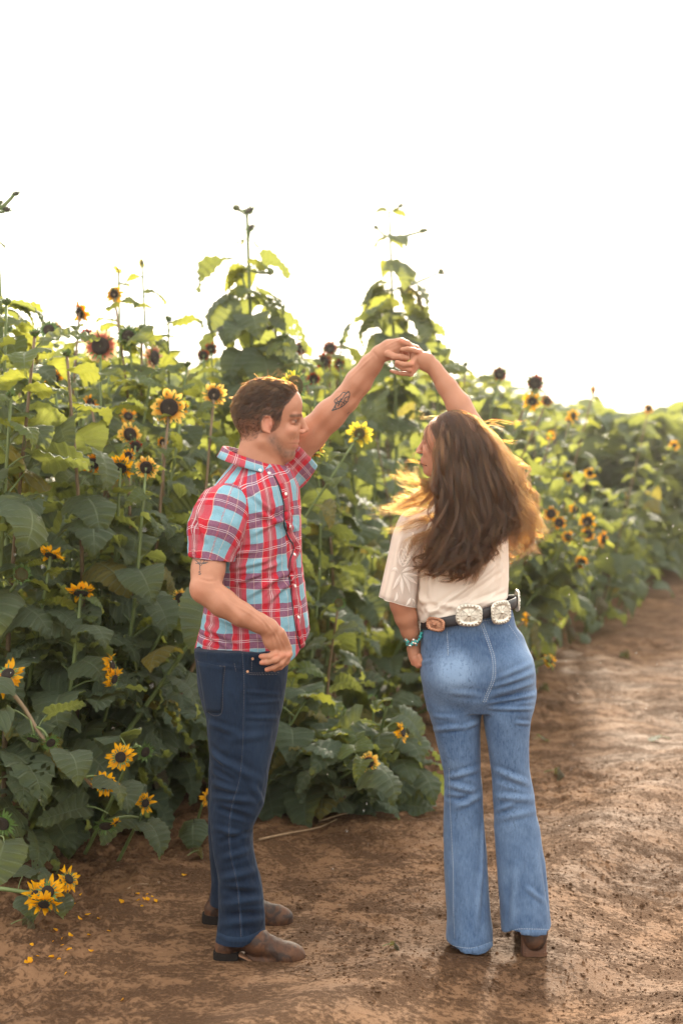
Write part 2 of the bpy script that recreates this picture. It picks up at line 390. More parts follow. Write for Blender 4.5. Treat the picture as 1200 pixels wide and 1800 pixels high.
def leaf_mesh(name, seed, m, wid=.46, droop=1.2, fold=.25, wave=.05, pet=.45, rows=34, half=5, curl=0.0, twist=0.0, holes=False):
    """one heart-shaped leaf with its stalk; blade length 1, the stalk starts at the origin and runs along +X"""
    r = np.random.default_rng(seed); ph = r.uniform(0, 6.28, 6)
    t = np.linspace(-1, 1, 2*half+1); s = np.linspace(0, 1, rows)**.85
    yw = wid*(np.sin(np.pi*np.clip(s, 0, 1)**.58)**.85)*(1-.25*s); yw[0] = .02; yw[-1] = .004
    # teeth along the edge
    tooth = 1+.022*np.where(np.arange(rows) % 2 == 0, 1, -1)*np.clip(s*4, 0, 1); S, T = np.meshgrid(s, t, indexing='ij'); YW = (yw*1.0)[:, None]
    edge = np.abs(T) ; X = S-(.34*(1-S)**2.2*(YW/wid))*edge**1.4; Yy = T*YW*(1+(tooth[:, None]-1)*(edge > .95))
    Z = fold*np.abs(Yy)*(1-.3*S)-fold*.9*Yy**2/wid
    Z += wave*edge**1.5*np.sin(S*9+ph[0]+np.sign(T)*ph[1])*(.4+.6*edge)+.034*np.clip(edge*2, 0, 1)*np.cos((S-edge*.10)*8*2*np.pi+np.pi)*(1-edge*.3)+.03*np.sin(S*5+ph[2])*np.sin(T*2+ph[3])
    Z -= curl*(np.abs(Yy)**2)*2.5
    # bend the blade down along its length
    n = rows*3; ss = np.linspace(-.4, 1.05, n); ang = -droop*np.clip(ss+.12, 0, 1.2)**1.15*(1+.12*np.sin(ss*6+ph[4])); dx = np.cumsum(np.cos(ang))*(ss[1]-ss[0]); dz = np.cumsum(np.sin(ang))*(ss[1]-ss[0])
    i0 = np.argmin(np.abs(ss)); dx -= dx[i0]; dz -= dz[i0]; A = np.interp(X, ss, ang)
    bx = np.interp(X, ss, dx)-np.sin(A)*Z; bz = np.interp(X, ss, dz)+np.cos(A)*Z
    tw = twist*S; by = Yy*np.cos(tw); bz = bz+Yy*np.sin(tw)
    # stalk
    ps = np.linspace(0, 1, 6); px_ = np.stack([ps*pet, 0*ps, .16*pet*np.sin(ps*np.pi*.8)+.35*pet*ps], 1); e = px_[-1]
    V = np.stack([bx.ravel()+e[0], by.ravel(), bz.ravel()+e[2]], 1); w = 2*half+1; I = np.arange(rows*w).reshape(rows, w)
    F = np.stack([I[:-1, :-1], I[1:, :-1], I[1:, 1:], I[:-1, 1:]], -1).reshape(-1, 4)
    if holes: k = np.random.default_rng(seed+5).random(len(F)) > .06; F = F[k]
    g = Geo(); g.add(V, F, np.stack([S.ravel(), T.ravel()], 1), 0); g.tube(px_, np.linspace(.017, .011, 6), 5, 1, False)
    return g.build(name, [m, M_STEM])
LEAVES = [leaf_mesh('leaf', 1, M_LEAF, .46, .9, .30, .05), leaf_mesh('leaf', 2, M_LEAF, .50, 1.5, .22, .07), leaf_mesh('leaf', 3, M_LEAF, .42, 1.9, .45, .04, twist=.4), leaf_mesh('leaf', 4, M_LEAF, .48, 1.2, .15, .08, curl=.3),
          leaf_mesh('leaf', 5, M_LEAF, .44, .6, .35, .05, twist=-.3), leaf_mesh('leaf', 6, M_LEAF, .47, 2.2, .30, .07, twist=.2), leaf_mesh('leaf', 7, M_LEAF, .40, 1.3, .55, .05, twist=-.5, holes=True), leaf_mesh('leaf', 8, M_LEAF, .50, 1.7, .10, .09, curl=.5)]
YLEAVES = [leaf_mesh('leaf', 11, M_LEAFY, .36, .8, .35, .05, .25), leaf_mesh('leaf', 12, M_LEAFY, .40, 1.3, .30, .06, .3), leaf_mesh('leaf', 13, M_LEAFY, .33, 1.8, .4, .05, .25, twist=.4)]
M_YELL = leaf_mat('yellowing_sunflower_leaf', (.13, .12, .035), (.25, .22, .06), (.62, .50, .08))
YELL = [leaf_mesh('leaf', 31, M_YELL, .44, 1.9, .40, .08, twist=.5, holes=True), leaf_mesh('leaf', 32, M_YELL, .46, 1.4, .30, .10, curl=.6)]
DLEAVES = [leaf_mesh('withered_leaf', 21, M_DEAD, .30, 2.6, .7, .14, .5, curl=1.2, twist=.8), leaf_mesh('withered_leaf', 22, M_DEAD, .26, 2.9, .9, .12, .4, curl=1.5, twist=-.9)]

def petal_mat(name, tip, base, mid=None, tr=.60):
    m, n, l, b, o = mat(name); uv = nd(n, 'ShaderNodeUVMap'); uv.uv_map = 'UVMap'; sx = nd(n, 'ShaderNodeSeparateXYZ'); l.new(uv.outputs[0], sx.inputs[0]); tc = nd(n, 'ShaderNodeTexCoord'); oi = nd(n, 'ShaderNodeObjectInfo')
    f = noise_n(n, l, tc.outputs['Object'], 70, 3, .6); st = math_n(n, l, 'ABSOLUTE', math_n(n, l, 'SINE', math_n(n, l, 'MULTIPLY', sx.outputs[1], 7.0)))
    s = math_n(n, l, 'ADD', sx.outputs[0], math_n(n, l, 'MULTIPLY', math_n(n, l, 'SUBTRACT', f, .5), .3)); c = ramp(n, l, s, [(0.0, base), (.38, mid or tip), (.72, tip)])
    c = mixc(n, l, math_n(n, l, 'MULTIPLY', st, .18), c, tuple(x*.6 for x in tip)); l.new(c, b.inputs['Base Color']); b.inputs['Roughness'].default_value = .6; b.inputs['Specular IOR Level'].default_value = .25
    t = nd(n, 'ShaderNodeBsdfTranslucent'); l.new(c, t.inputs[0]); mx = nd(n, 'ShaderNodeMixShader'); mx.inputs[0].default_value = tr; l.new(b.outputs[0], mx.inputs[1]); l.new(t.outputs[0], mx.inputs[2]); l.new(mx.outputs[0], o.inputs[0]); return m
PET = {'gold': petal_mat('golden_petal', (.92, .47, .010), (.72, .26, .008), (.88, .42, .01)), 'lemon': petal_mat('lemon_petal', (.95, .76, .06), (.80, .48, .02)), 'ring': petal_mat('ringed_petal', (.92, .62, .14), (.55, .17, .03), (.88, .46, .06)),
       'rose': petal_mat('rosy_petal', (.80, .55, .30), (.38, .07, .05), (.55, .16, .11)), 'orange': petal_mat('orange_petal', (.90, .42, .02), (.42, .07, .008), (.80, .28, .01)), 'red': petal_mat('dark_red_petal', (.40, .06, .025), (.14, .015, .012), (.30, .035, .02))}
def disc_mat(name, rim, centre):
    m, n, l, b, o = mat(name); uv = nd(n, 'ShaderNodeUVMap'); uv.uv_map = 'UVMap'; sx = nd(n, 'ShaderNodeSeparateXYZ'); l.new(uv.outputs[0], sx.inputs[0]); tc = nd(n, 'ShaderNodeTexCoord')
    v = nd(n, 'ShaderNodeTexVoronoi'); v.inputs['Scale'].default_value = 260; l.new(tc.outputs['Object'], v.inputs['Vector']); c = ramp(n, l, sx.outputs[0], [(0.0, centre), (.5, tuple(x*.6 for x in centre)), (.85, rim), (1.0, rim)])
    l.new(mixc(n, l, math_n(n, l, 'MULTIPLY', v.outputs[0], 1.0, None, True), c, tuple(x*.4 for x in rim)), b.inputs['Base Color']); b.inputs['Roughness'].default_value = .85; bump(n, l, b, v.outputs[0], 1.0, .004); return m
M_DISC = disc_mat('dark_seed_disc', (.040, .020, .012), (.060, .035, .018)); M_DISCG = disc_mat('green_seed_disc', (.16, .10, .02), (.12, .16, .03)); M_DISCB = disc_mat('dry_seed_disc', (.05, .03, .018), (.10, .06, .03))

def petal_mesh(kind, seed, droop=.2, length=1.0, w=.36):
    r = np.random.default_rng(seed); s = np.linspace(0, 1, 7); t = np.array([-1, -.5, 0, .5, 1.]); S, T = np.meshgrid(s, t, indexing='ij'); yw = w*np.sin(np.pi*(S*.90+.08))**.7*(1-.3*S)
    a = droop*S*(1+.4*r.normal()) ; X = S*np.cos(a)*length; Z = -np.sin(a)*S*length+.05*(1-T*T)*-1+.04*np.sin(S*6+r.uniform(0, 6))*np.abs(T); Y = T*yw+.06*S*S*r.normal()
    I = np.arange(35).reshape(7, 5); F = np.stack([I[:-1, :-1], I[1:, :-1], I[1:, 1:], I[:-1, 1:]], -1).reshape(-1, 4); g = Geo(); g.add(np.stack([X, Y, Z], -1).reshape(-1, 3), F, np.stack([S.ravel(), T.ravel()], 1)); return g.build('petal', [PET[kind]])
PETM = {k: [petal_mesh(k, i, d, 1.0) for i, d in enumerate((.05, .35, .75, -.25))] for k in PET}
def head_core(kind, seed):
    """disc, back, bracts and stalk joint; radius of the disc is 1 and it faces +Z"""
    g = Geo(); r = np.random.default_rng(seed); k = 20; a = np.arange(k)*2*math.pi/k
    disc = {'gold': M_DISC, 'lemon': M_DISCG, 'ring': M_DISC, 'rose': M_DISC, 'orange': M_DISC, 'red': M_DISC, 'bud': M_DISCG, 'spent': M_DISCB}[kind]
    prof = [(.02, .10), (.35, .16), (.62, .22), (.85, .17), (1.0, 0)]
    V = np.concatenate([np.stack([np.cos(a)*p, np.sin(a)*p, z+r.normal(0, .015, k)], 1) for p, z in prof]); U = np.repeat([p for p, z in prof], k); F = [(i*k+j, (i+1)*k+j, (i+1)*k+(j+1) % k, i*k+(j+1) % k) for i in range(4) for j in range(k)]
    g.add(V, F, np.stack([U, 0*U], 1), 0)
    prof = [(1.0, 0), (.98, -.25), (.6, -.55), (.22, -.8), (.12, -1.1)]; V = np.concatenate([np.stack([np.cos(a)*p, np.sin(a)*p, 0*a+z], 1) for p, z in prof]); g.add(V, F, None, 1)
    nb = 34 if kind in ('bud', 'spent') else 22
    for i in range(nb):            # pointed green bracts behind the petals
        an = i*2.399; el = (1.15 if kind == 'bud' else .2)+r.uniform(-.35, .45); ln = r.uniform(.7, 1.15)*(1.0 if kind != 'spent' else 1.25); w = .17
        d = np.array((math.cos(an)*math.cos(el), math.sin(an)*math.cos(el), math.sin(el))); sd = np.array((-math.sin(an), math.cos(an), 0)); b0 = np.array((math.cos(an)*.85, math.sin(an)*.85, -.22)); cur = np.array((math.cos(an), math.sin(an), -.3))*.25*r.uniform(-.5, 1.2)
        pts = [b0-sd*w, b0+sd*w, b0+d*ln*.5+sd*w*.8, b0+d*ln*.5-sd*w*.8, b0+d*ln+cur+sd*.02, b0+d*ln+cur-sd*.02]; g.add(pts, [(0, 1, 2, 3), (3, 2, 4, 5)], None, 1)
    return g.build('seed_head', [disc, M_SEPAL], True)
CORES = {k: [head_core(k, i) for i in range(2)] for k in ('gold', 'lemon', 'ring', 'rose', 'orange', 'red', 'bud', 'spent')}
def ray_ring(kind, seed, ratio, droop, n):
    r = np.random.default_rng(seed); g = Geo()
    for i in range(n):
        me = PETM[kind][r.integers(4)]; co = np.zeros(len(me.vertices)*3); me.vertices.foreach_get('co', co); co = co.reshape(-1, 3); a = i*2*math.pi/n+r.normal(0, .09); L = (ratio-.8)*r.uniform(.82, 1.1); el = -droop+r.normal(0, .22)
        s = np.linspace(0, 1, 7); t = np.array([-1, -.5, 0, .5, 1.]); S, T = np.meshgrid(s, t, indexing='ij'); c = co*np.array((L, .85*L**.5 if L > 1 else .9, L)); x = c[:, 0]*math.cos(el)-c[:, 2]*math.sin(el); z = c[:, 0]*math.sin(el)+c[:, 2]*math.cos(el); x += .8
        V = np.stack([x*math.cos(a)-c[:, 1]*math.sin(a), x*math.sin(a)+c[:, 1]*math.cos(a), z-.05-.05*(i % 2)], 1); I = np.arange(35).reshape(7, 5); F = np.stack([I[:-1, :-1], I[1:, :-1], I[1:, 1:], I[:-1, 1:]], -1).reshape(-1, 4); g.add(V, F, np.stack([S.ravel(), T.ravel()], 1))
    return g.build('petals', [PET[kind]])
RINGS = {}
def rings_for(kind, ratio, droop, v):
    key = (kind, round(ratio, 1), round(droop, 1), v)
    if key not in RINGS: RINGS[key] = ray_ring(kind, hash(str(key)) % 9973 if False else int(sum(map(ord, str(key)))), ratio, droop, 26 if kind in ('ring', 'rose') else 21)
    return RINGS[key]

def frame_z(n, roll=0.0):
    n = Vector(n).normalized(); q = n.to_track_quat('Z', 'Y'); return q @ Matrix.Rotation(roll, 3, 'Z').to_quaternion()
def mobj(name, me, parent, loc, quat, sc):
    o = bpy.data.objects.new(name, me); COL.objects.link(o); o.rotation_mode = 'QUATERNION'; o.location = loc; o.rotation_quaternion = quat; o.scale = (sc,)*3 if np.isscalar(sc) else sc
    o.parent = parent; return o
def add_head(root, org, pos, kind, size, face, ratio=2.1, droop=.15, petals=None, rnd=None):
    """a flower head: the part seed_head with its petals as sub-parts; size = radius of the whole head in metres"""
    rd = size/ratio if kind not in ('bud', 'spent') else size*.78; q = frame_z(face, rnd.uniform(0, 6.28)); core = mobj('seed_head', CORES[kind][rnd.integers(2)], root, Vector(pos)-org, q, rd)
    if kind in ('bud', 'spent'): return core
    if petals == 'each':
        n = 21 if kind not in ('ring', 'rose') else 26
        for i in range(n):
            a = i*2*math.pi/n+rnd.normal(0, .10); L = (ratio-.8)*rnd.uniform(.80, 1.12); qq = Matrix.Rotation(a, 3, 'Z').to_quaternion() @ Matrix.Rotation(droop+rnd.normal(0, .25), 3, 'Y').to_quaternion()
            mobj('petal', PETM[kind][rnd.integers(4)], core, (math.cos(a)*.8, math.sin(a)*.8, -.05-.05*(i % 2)), qq, (L, min(L, 1.25), L))
    else:
        o = mobj('petals', rings_for(kind, ratio, droop, int(rnd.integers(2))), core, (0, 0, 0), Matrix.Rotation(rnd.uniform(0, 6.28), 3, 'Z').to_quaternion(), 1.0); o['kind'] = 'stuff'
    return core
NL = [0]
def add_leaf(root, org, pos, az, pitch, size, rnd, pool=None, roll=None, name='leaf'):
    pool = pool or (YELL if rnd.random() < .045 else LEAVES); q = Matrix.Rotation(az, 3, 'Z').to_quaternion() @ Matrix.Rotation(-pitch, 3, 'Y').to_quaternion() @ Matrix.Rotation(rnd.normal(0, .35) if roll is None else roll, 3, 'X').to_quaternion()
    NL[0] += 1; return mobj(name, pool[rnd.integers(len(pool))], root, Vector(pos)-org, q, (size, size*rnd.uniform(.9, 1.15), size))
def curve_pts(base, top, rnd, bow=.06, n=9):
    base, top = np.array(base, float), np.array(top, float); m = (base+top)/2+np.array((rnd.normal(0, bow), rnd.normal(0, bow), 0)); return spline([base, base*.65+m*.35+(0, 0, 0), m, top], n) if False else spline([base, m, top], n)
def make_plant(base, top, rnd, nleaf=18, leaf=(.13, .27), r0=.013, branches=(), head=None, low=.06, dead=.03, name='sunflower_plant', topleaf=.35, thin=False):
    """stem through the given points, leaves in a spiral, branches that each carry a head. head: dict for the top"""
    org = Vector(base); root = empty(name, base); pts = curve_pts(base, top, rnd); H = np.linalg.norm(np.array(top)-np.array(base))
    g = Geo(); g.tube(pts-np.array(base), np.linspace(r0, r0*.45, len(pts)), 6); mobj('stem', g.build('stem', [M_STEM if rnd.random() < .65 else M_STEMR]), root, (0, 0, 0), (1, 0, 0, 0), 1.0)
    az = rnd.uniform(0, 6.28); tt = np.linspace(low, .965, nleaf)
    for i, t in enumerate(tt):
        az += 2.4+rnd.normal(0, .35); f = t*(len(pts)-1); k = min(int(f), len(pts)-2); p = pts[k]*(1-(f-k))+pts[k+1]*(f-k)
        sz = np.interp(t, [0, .25, .6, .85, 1], [leaf[1]*.8, leaf[1], leaf[1]*.85, leaf[0]*1.45, leaf[0]*topleaf*1.6])*rnd.uniform(.75, 1.15)
        if t < .35 and rnd.random() < dead*4: add_leaf(root, org, p, az, -.5, sz*.8, rnd, DLEAVES, name='withered_leaf')
        elif t > .86: add_leaf(root, org, p, az, rnd.uniform(.1, .7), sz, rnd, YLEAVES)
        else: add_leaf(root, org, p, az, rnd.uniform(-.15, .5), sz, rnd)
    for b in branches:
        p0, p1 = pts[int(b['t']*(len(pts)-1))], np.array(b['to'], float); m = p0*.45+p1*.55+np.array((0, 0, -.25*np.linalg.norm(p1-p0)*b.get('sag', .6))); q = spline([p0, m, p1], 6)
        g = Geo(); g.tube(q-np.array(base), np.linspace(r0*.5, r0*.28, 6), 5); mobj('branch', g.build('branch', [M_STEM]), root, (0, 0, 0), (1, 0, 0, 0), 1.0)
        for s_ in (.45, .75): p = q[int(s_*5)]; add_leaf(root, org, p, rnd.uniform(0, 6.28), .3, leaf[0]*rnd.uniform(.5, .9), rnd, YLEAVES if rnd.random() < .5 else None)
        add_head(root, org, q[-1], rnd=rnd, **b['head'])
    if head: add_head(root, org, top, rnd=rnd, **head)
    return root
# ================================================================== the sunflower field
rnd = np.random.default_rng(2024)
TOCAM = np.array((0., -1., .05))
def facing(px, deg_x=0, deg_up=0):
    """direction a head looks in: towards the camera, turned sideways (+ to the right) and tilted up"""
    a, b = math.radians(deg_x), math.radians(deg_up); return (math.sin(a)*math.cos(b), -math.cos(a)*math.cos(b), math.sin(b))
# px, py, depth, radius in pixels, kind, turn, up, ratio of head to disc, label
FL = [
 (175, 606, 6.0, 26, 'rose', 0, 5, 2.1, 'rosy pale-tipped sunflower facing the camera, highest big bloom at the upper left'),
 (297, 716, 5.7, 26, 'ring', 5, 0, 2.05, 'largest pale yellow sunflower with a wide dark disc, left of the man at head height'),
 (375, 692, 6.0, 18, 'ring', -5, 5, 2.05, 'pale gold sunflower just left of the back of the man\'s head'),
 (200, 516, 6.6, 14, 'gold', 0, 0, 2.3, 'small golden sunflower against the white sky, above the rosy bloom'),
 (253, 462, 7.0, 8, 'lemon', 60, 0, 2.3, 'tiny yellow sunflower on the highest thin stalk, side view against the sky'),
 (213, 470, 7.0, 12, 'lemon', 90, 40, 2.6, 'yellow sunflower seen edge-on against the sky, petals pointing up'),
 (134, 552, 6.4, 17, 'orange', -50, -20, 2.2, 'orange sunflower hanging sideways against the sky at the upper left'),
 (152, 590, 6.6, 11, 'red', 0, 0, 1.7, 'small dark red sunflower peeping out behind the rosy bloom'),
 (85, 577, 6.2, 10, 'spent', 0, 20, 1, 'round dark spent head against the sky at the far left'),
 (227, 591, 6.6, 12, 'spent', 20, 0, 1, 'brown spent head right of the rosy sunflower'),
 (279, 628, 6.4, 19, 'rose', 60, 0, 1.9, 'narrow side-on rosy sunflower above the largest pale one'),
 (358, 624, 7.0, 9, 'red', 10, 0, 1.5, 'lower one of two small dark heads left of the tall stalk'),
 (371, 613, 7.2, 10, 'red', 10, 0, 1.7, 'upper one of two small dark heads left of the tall stalk'),
 (325, 716, 5.9, 10, 'gold', 40, 0, 1.9, 'small golden sunflower tucked against the right of the largest pale one'),
 (98, 668, 5.6, 15, 'orange', 30, -25, 2.2, 'drooping orange sunflower among light leaves on the left'),
 (163, 707, 6.0, 13, 'orange', 45, 10, 2.0, 'small rust-coloured sunflower below the rosy bloom'),
 (227, 728, 6.0, 14, 'orange', 20, 30, 2.2, 'ragged orange sunflower left of the largest pale one'),
 (232, 762, 5.8, 18, 'ring', 30, 10, 1.9, 'ragged yellow and brown sunflower above the half-open pair'),
 (238, 784, 5.6, 10, 'red', 0, 0, 1.5, 'small dark half-open head under the ragged yellow bloom'),
 (192, 763, 6.2, 11, 'orange', 80, 20, 2.2, 'reddish orange bud seen from the side, left of the ragged yellow bloom'),
 (225, 801, 5.5, 11, 'orange', 0, 0, 2.0, 'small bright orange sunflower with dark eye above the side-by-side pair'),
 (163, 815, 5.4, 17, 'orange', 0, 0, 2.2, 'bright orange sunflower with small dark disc, left of the pair'),
 (210, 828, 5.4, 21, 'gold', -10, -35, 2.4, 'golden sunflower nodding downwards, left one of the pair'),
 (256, 822, 5.3, 18, 'ring', 0, 0, 2.05, 'round brownish gold sunflower, right one of the pair'),
 (287, 777, 6.0, 9, 'orange', 20, 0, 2.0, 'small shaded orange head near the man\'s shoulder blade'),
 (146, 803, 6.0, 8, 'orange', 60, 0, 2.2, 'tiny orange head almost hidden behind the bright orange bloom'),
 (525, 678, 5.7, 23, 'lemon', 40, 0, 1.6, 'yellow sunflower half hidden behind the man\'s forehead'),
 (549, 787, 5.2, 18, 'ring', 0, 0, 1.7, 'golden sunflower under the man\'s raised arm, beside his chin'),
 (551, 666, 7.2, 10, 'red', 0, 0, 1.6, 'round dark red head above the man\'s raised elbow'),
 (530, 612, 7.6, 10, 'red', 20, 0, 1.6, 'dark red head between the tall stalks, above the man'),
 (580, 610, 7.8, 11, 'red', 0, 20, 1.6, 'dark head left of the joined hands'),
 (567, 635, 7.6, 13, 'red', -20, 0, 1.8, 'maroon head below and left of the joined hands'),
 (598, 640, 7.8, 9, 'red', 20, 0, 1.8, 'small maroon head just left of the man\'s wrist'),
 (488, 617, 7.6, 10, 'gold', 40, 30, 2.3, 'small yellow sunflower above the man\'s hair'),
 (632, 762, 6.3, 20, 'lemon', 0, 0, 2.6, 'bright yellow sunflower with a green eye, between the man and the woman'),
 (878, 657, 8.2, 10, 'red', 0, 0, 1.4, 'small dark head high over the hedge, right of the woman\'s raised arm'),
 (941, 673, 8.4, 12, 'red', 0, 0, 1.4, 'dark maroon head just above the yellow sunflower on the right'),
 (936, 705, 8.2, 15, 'gold', 0, 0, 2.5, 'bright yellow sunflower on top of the hedge, right of the woman\'s hair'),
 (963, 705, 8.8, 9, 'red', 20, 0, 1.8, 'reddish head right of the yellow sunflower on the hedge top'),
 (1010, 731, 9.4, 10, 'gold', 30, 0, 2.2, 'small yellow sunflower in the blurred hedge to the right'),
 (1048, 685, 10.5, 11, 'orange', 70, 0, 2.2, 'brownish side-on head standing above the hedge on the right'),
 (1140, 718, 12.5, 8, 'orange', 0, 0, 2.0, 'small orange head on the far hedge top'),
 (1185, 783, 12.5, 8, 'gold', 0, 0, 2.3, 'farthest yellow head in the hedge by the picture edge'),
 (1002, 738, 10., 7, 'orange', 0, 0, 2.0, 'tiny orange head under the small yellow one in the blurred hedge'),
 (968, 766, 9.2, 7, 'gold', 0, 0, 2.3, 'tiny yellow head in the hedge right of the woman\'s hair'),
 (1037, 831, 10.5, 9, 'gold', 0, 10, 2.2, 'small yellow head in the middle of the right hedge'),
 (1000, 836, 10, 8, 'gold', 20, 0, 2.2, 'small pale gold head in the middle of the right hedge'),
 (970, 903, 8.8, 12, 'orange', 10, 0, 1.9, 'brownish orange head at the height of the woman\'s shoulder, left in its cluster'),
 (983, 919, 8.6, 11, 'orange', 0, 0, 1.8, 'dark-eyed orange head lowest in the shoulder-height cluster'),
 (1013, 897, 9.4, 11, 'gold', 60, 0, 2.2, 'side-on golden head right of the shoulder-height cluster'),
 (1033, 917, 9.2, 13, 'gold', 0, 0, 1.9, 'golden sunflower, upper one of a close pair in the right hedge'),
 (1034, 939, 9.2, 11, 'orange', 0, 0, 1.9, 'dark-eyed orange sunflower, lower one of a close pair in the right hedge'),
 (1000, 943, 9, 10, 'orange', 20, 10, 2.1, 'small orange sunflower left of the close pair'),
 (1066, 948, 9.8, 13, 'orange', 50, 0, 2.1, 'tilted orange sunflower right of the close pair'),
 (1022, 989, 9.2, 10, 'orange', 0, 0, 2.0, 'single dark-eyed orange sunflower below the close pair'),
 (933, 1087, 7.6, 12, 'gold', 70, 0, 2.4, 'golden side-on sunflower low beside the woman\'s belt'),
 (968, 1160, 7.9, 11, 'gold', 20, 20, 2.3, 'lowest yellow sunflower on the right, near the ground by the woman\'s hip'),
 (318, 1052, 5.3, 15, 'ring', 10, 0, 2.05, 'shaded golden sunflower beside the man\'s elbow'),
 (87, 985, 4.95, 20, 'gold', -20, -55, 2.3, 'golden sunflower bowing face-down at the left'),
 (143, 1052, 5.0, 22, 'gold', 10, -60, 2.2, 'golden sunflower seen from above over a big leaf on the left'),
]
made = []
def plant_for(px, py, d, rpx, kind, tx, up, ratio, label, each=False, nleaf=None):
    top = W(px, py, d); lean = rnd.normal(0, .12, 2); by = d+.12+abs(lean[1])*.6; bx = min(top[0]+lean[0], float(hedge_x(by))-.10)
    base = (bx, by, gz(bx, by)-.01); size = rpx*d/FOC*1.28
    fdir = np.array(facing(px, tx, up)); top2 = top-fdir*size*.35
    nl = nleaf or int(rnd.integers(22, 29))
    p = make_plant(base, top2, rnd, nl, (.10, .25), .012, (), dict(kind=kind, size=size, face=fdir, ratio=ratio if ratio > 1 else 2, droop=.12 if kind != 'gold' else .2, petals='each' if each else None), topleaf=.55)
    tag(p, label, 'sunflower', 'sunflowers in bloom along the field edge'); made.append((base[0], base[1])); return p
for f in FL: plant_for(*f, each=(f[3] >= 17 and f[2] < 6.5))

# --- the low clump between the two people
def low_plant(base, tops, label, seed, nleaf=16, leaf=(.10, .20)):
    r = np.random.default_rng(seed); t0 = tops[0]
    p = make_plant(base, W(*t0[:3]), r, nleaf, leaf, .011, [dict(t=r.uniform(.2, .7), to=W(*t[:3]), head=dict(kind=t[3], size=t[4]*t[2]/FOC, face=facing(0, t[5], t[6]), ratio=t[7], petals='each' if t[4] > 15 else None), sag=.5) for t in tops[1:]],
                   dict(kind=t0[3], size=t0[4]*t0[2]/FOC, face=facing(0, t0[5], t0[6]), ratio=t0[7], petals='each' if t0[4] > 15 else None), low=.04, dead=0)
    tag(p, label, 'sunflower'); return p
low_plant((-.12, 6.15, gz(-.12, 6.15)), [(648, 1340, 5.55, 'ring', 20, 10, 10, 2.1), (645, 1300, 5.75, 'bud', 8, 0, 20, 1)], 'low sunflower with one pale gold bloom near the ground between the couple', 51, 15, (.15, .23))
low_plant((.12, 6.3, gz(.12, 6.3)), [(680, 1235, 5.9, 'bud', 9, 10, 20, 1), (708, 1286, 5.7, 'gold', 21, 65, 10, 2.3), (655, 1228, 6.2, 'bud', 8, 0, 60, 1)], 'low sunflower with buds and a side-on golden bloom beside the woman\'s thigh', 52, 15, (.15, .23))
low_plant((-.02, 6.5, gz(-.02, 6.5)), [(595, 1060, 6.3, 'bud', 11, 20, 10, 1), (600, 1245, 6.2, 'bud', 7, 40, 30, 1)], 'single upright bud-bearing sunflower stalk behind the low clump', 53, 13, (.11, .18))
for i, (bx, by, tx_, ty_) in enumerate([(-.28, 6.1, 540, 1225), (-.05, 6.0, 580, 1290), (.05, 5.95, 625, 1300), (.18, 6.1, 665, 1300), (-.3, 6.3, 520, 1180), (-.15, 6.4, 560, 1240), (.22, 6.3, 690, 1330)]):
    p = make_plant((bx, by, gz(bx, by)), W(tx_, ty_, by-.08), np.random.default_rng(60+i), 14, (.14, .24), .009, (), dict(kind='bud', size=.02, face=(.2, -.6, .7)), low=.03, dead=0, topleaf=.6)
    tag(p, 'knee-high leafy sunflower in the low clump, '+['right by the man\'s thigh', 'in front at its left', 'in front at its middle', 'in front at its right', 'highest at its left', 'at the back of its middle', 'outermost towards the woman'][i], 'sunflower', 'leafy plants of the low clump')

# --- arching and fallen stalks at the lower left
def stalk(path, heads, leaves, label, r0=.010, seed=1):
    r = np.random.default_rng(seed); P_ = spline([W(*p) for p in path], 22); base = P_[0]; root = empty('sunflower_plant', base); g = Geo(); g.tube(P_-base, np.linspace(r0, r0*.7, 22), 8)
    mobj('stem', g.build('stem', [M_STEMR if seed % 2 else M_STEM]), root, (0, 0, 0), (1, 0, 0, 0), 1.0); org = Vector(base)
    for h in heads:
        p = W(*h[:3]); k = np.argmin(np.linalg.norm(P_-p, axis=1)); k = max(k-2, 0)
        if np.linalg.norm(P_[k]-p) > .02: g = Geo(); q = spline([P_[k], (P_[k]+p)/2+np.array((0, 0, .015)), p-np.array(facing(0, h[5], h[6]))*.02], 6); g.tube(q-base, np.linspace(r0*.6, r0*.45, 6), 6); mobj('branch', g.build('branch', [M_STEM]), root, (0, 0, 0), (1, 0, 0, 0), 1.0)
        add_head(root, org, p, h[3], h[4]*(1.28 if h[3] == 'gold' else 1.0)*h[2]/FOC, facing(0, h[5], h[6]), h[7]+(.25 if h[3] == 'gold' else 0), .25, 'each' if h[4] >= 13 else None, r)
    for lx, ly, ld, az, pt, sz in leaves: add_leaf(root, org, W(lx, ly, ld), az, pt, sz, r, roll=r.normal(0, .3))
    tag(root, label, 'sunflower'); return root
R_ = math.radians
stalk([(-60, 1560, 4.75), (0, 1562, 4.62), (60, 1570, 4.55), (105, 1571, 4.5)], [(84, 1568, 4.45, 'gold', 26, 0, 25, 2.6), (64, 1575, 4.47, 'gold', 24, -25, 5, 2.6), (78, 1590, 4.44, 'gold', 24, 5, -35, 2.6), (122, 1545, 4.52, 'gold', 22, 60, 35, 2.7), (112, 1585, 4.50, 'gold', 15, 70, -30, 2.6)],
      [(32, 1565, 4.55, R_(60), .6, .10), (60, 1568, 4.5, R_(20), .5, .09), (40, 1570, 4.6, R_(-60), -.3, .10), (90, 1570, 4.5, R_(-30), -.6, .08), (70, 1566, 4.55, R_(100), .4, .09)], 'fallen stalk with a thick bunch of golden blooms hanging over the bare earth', .0085, 2)
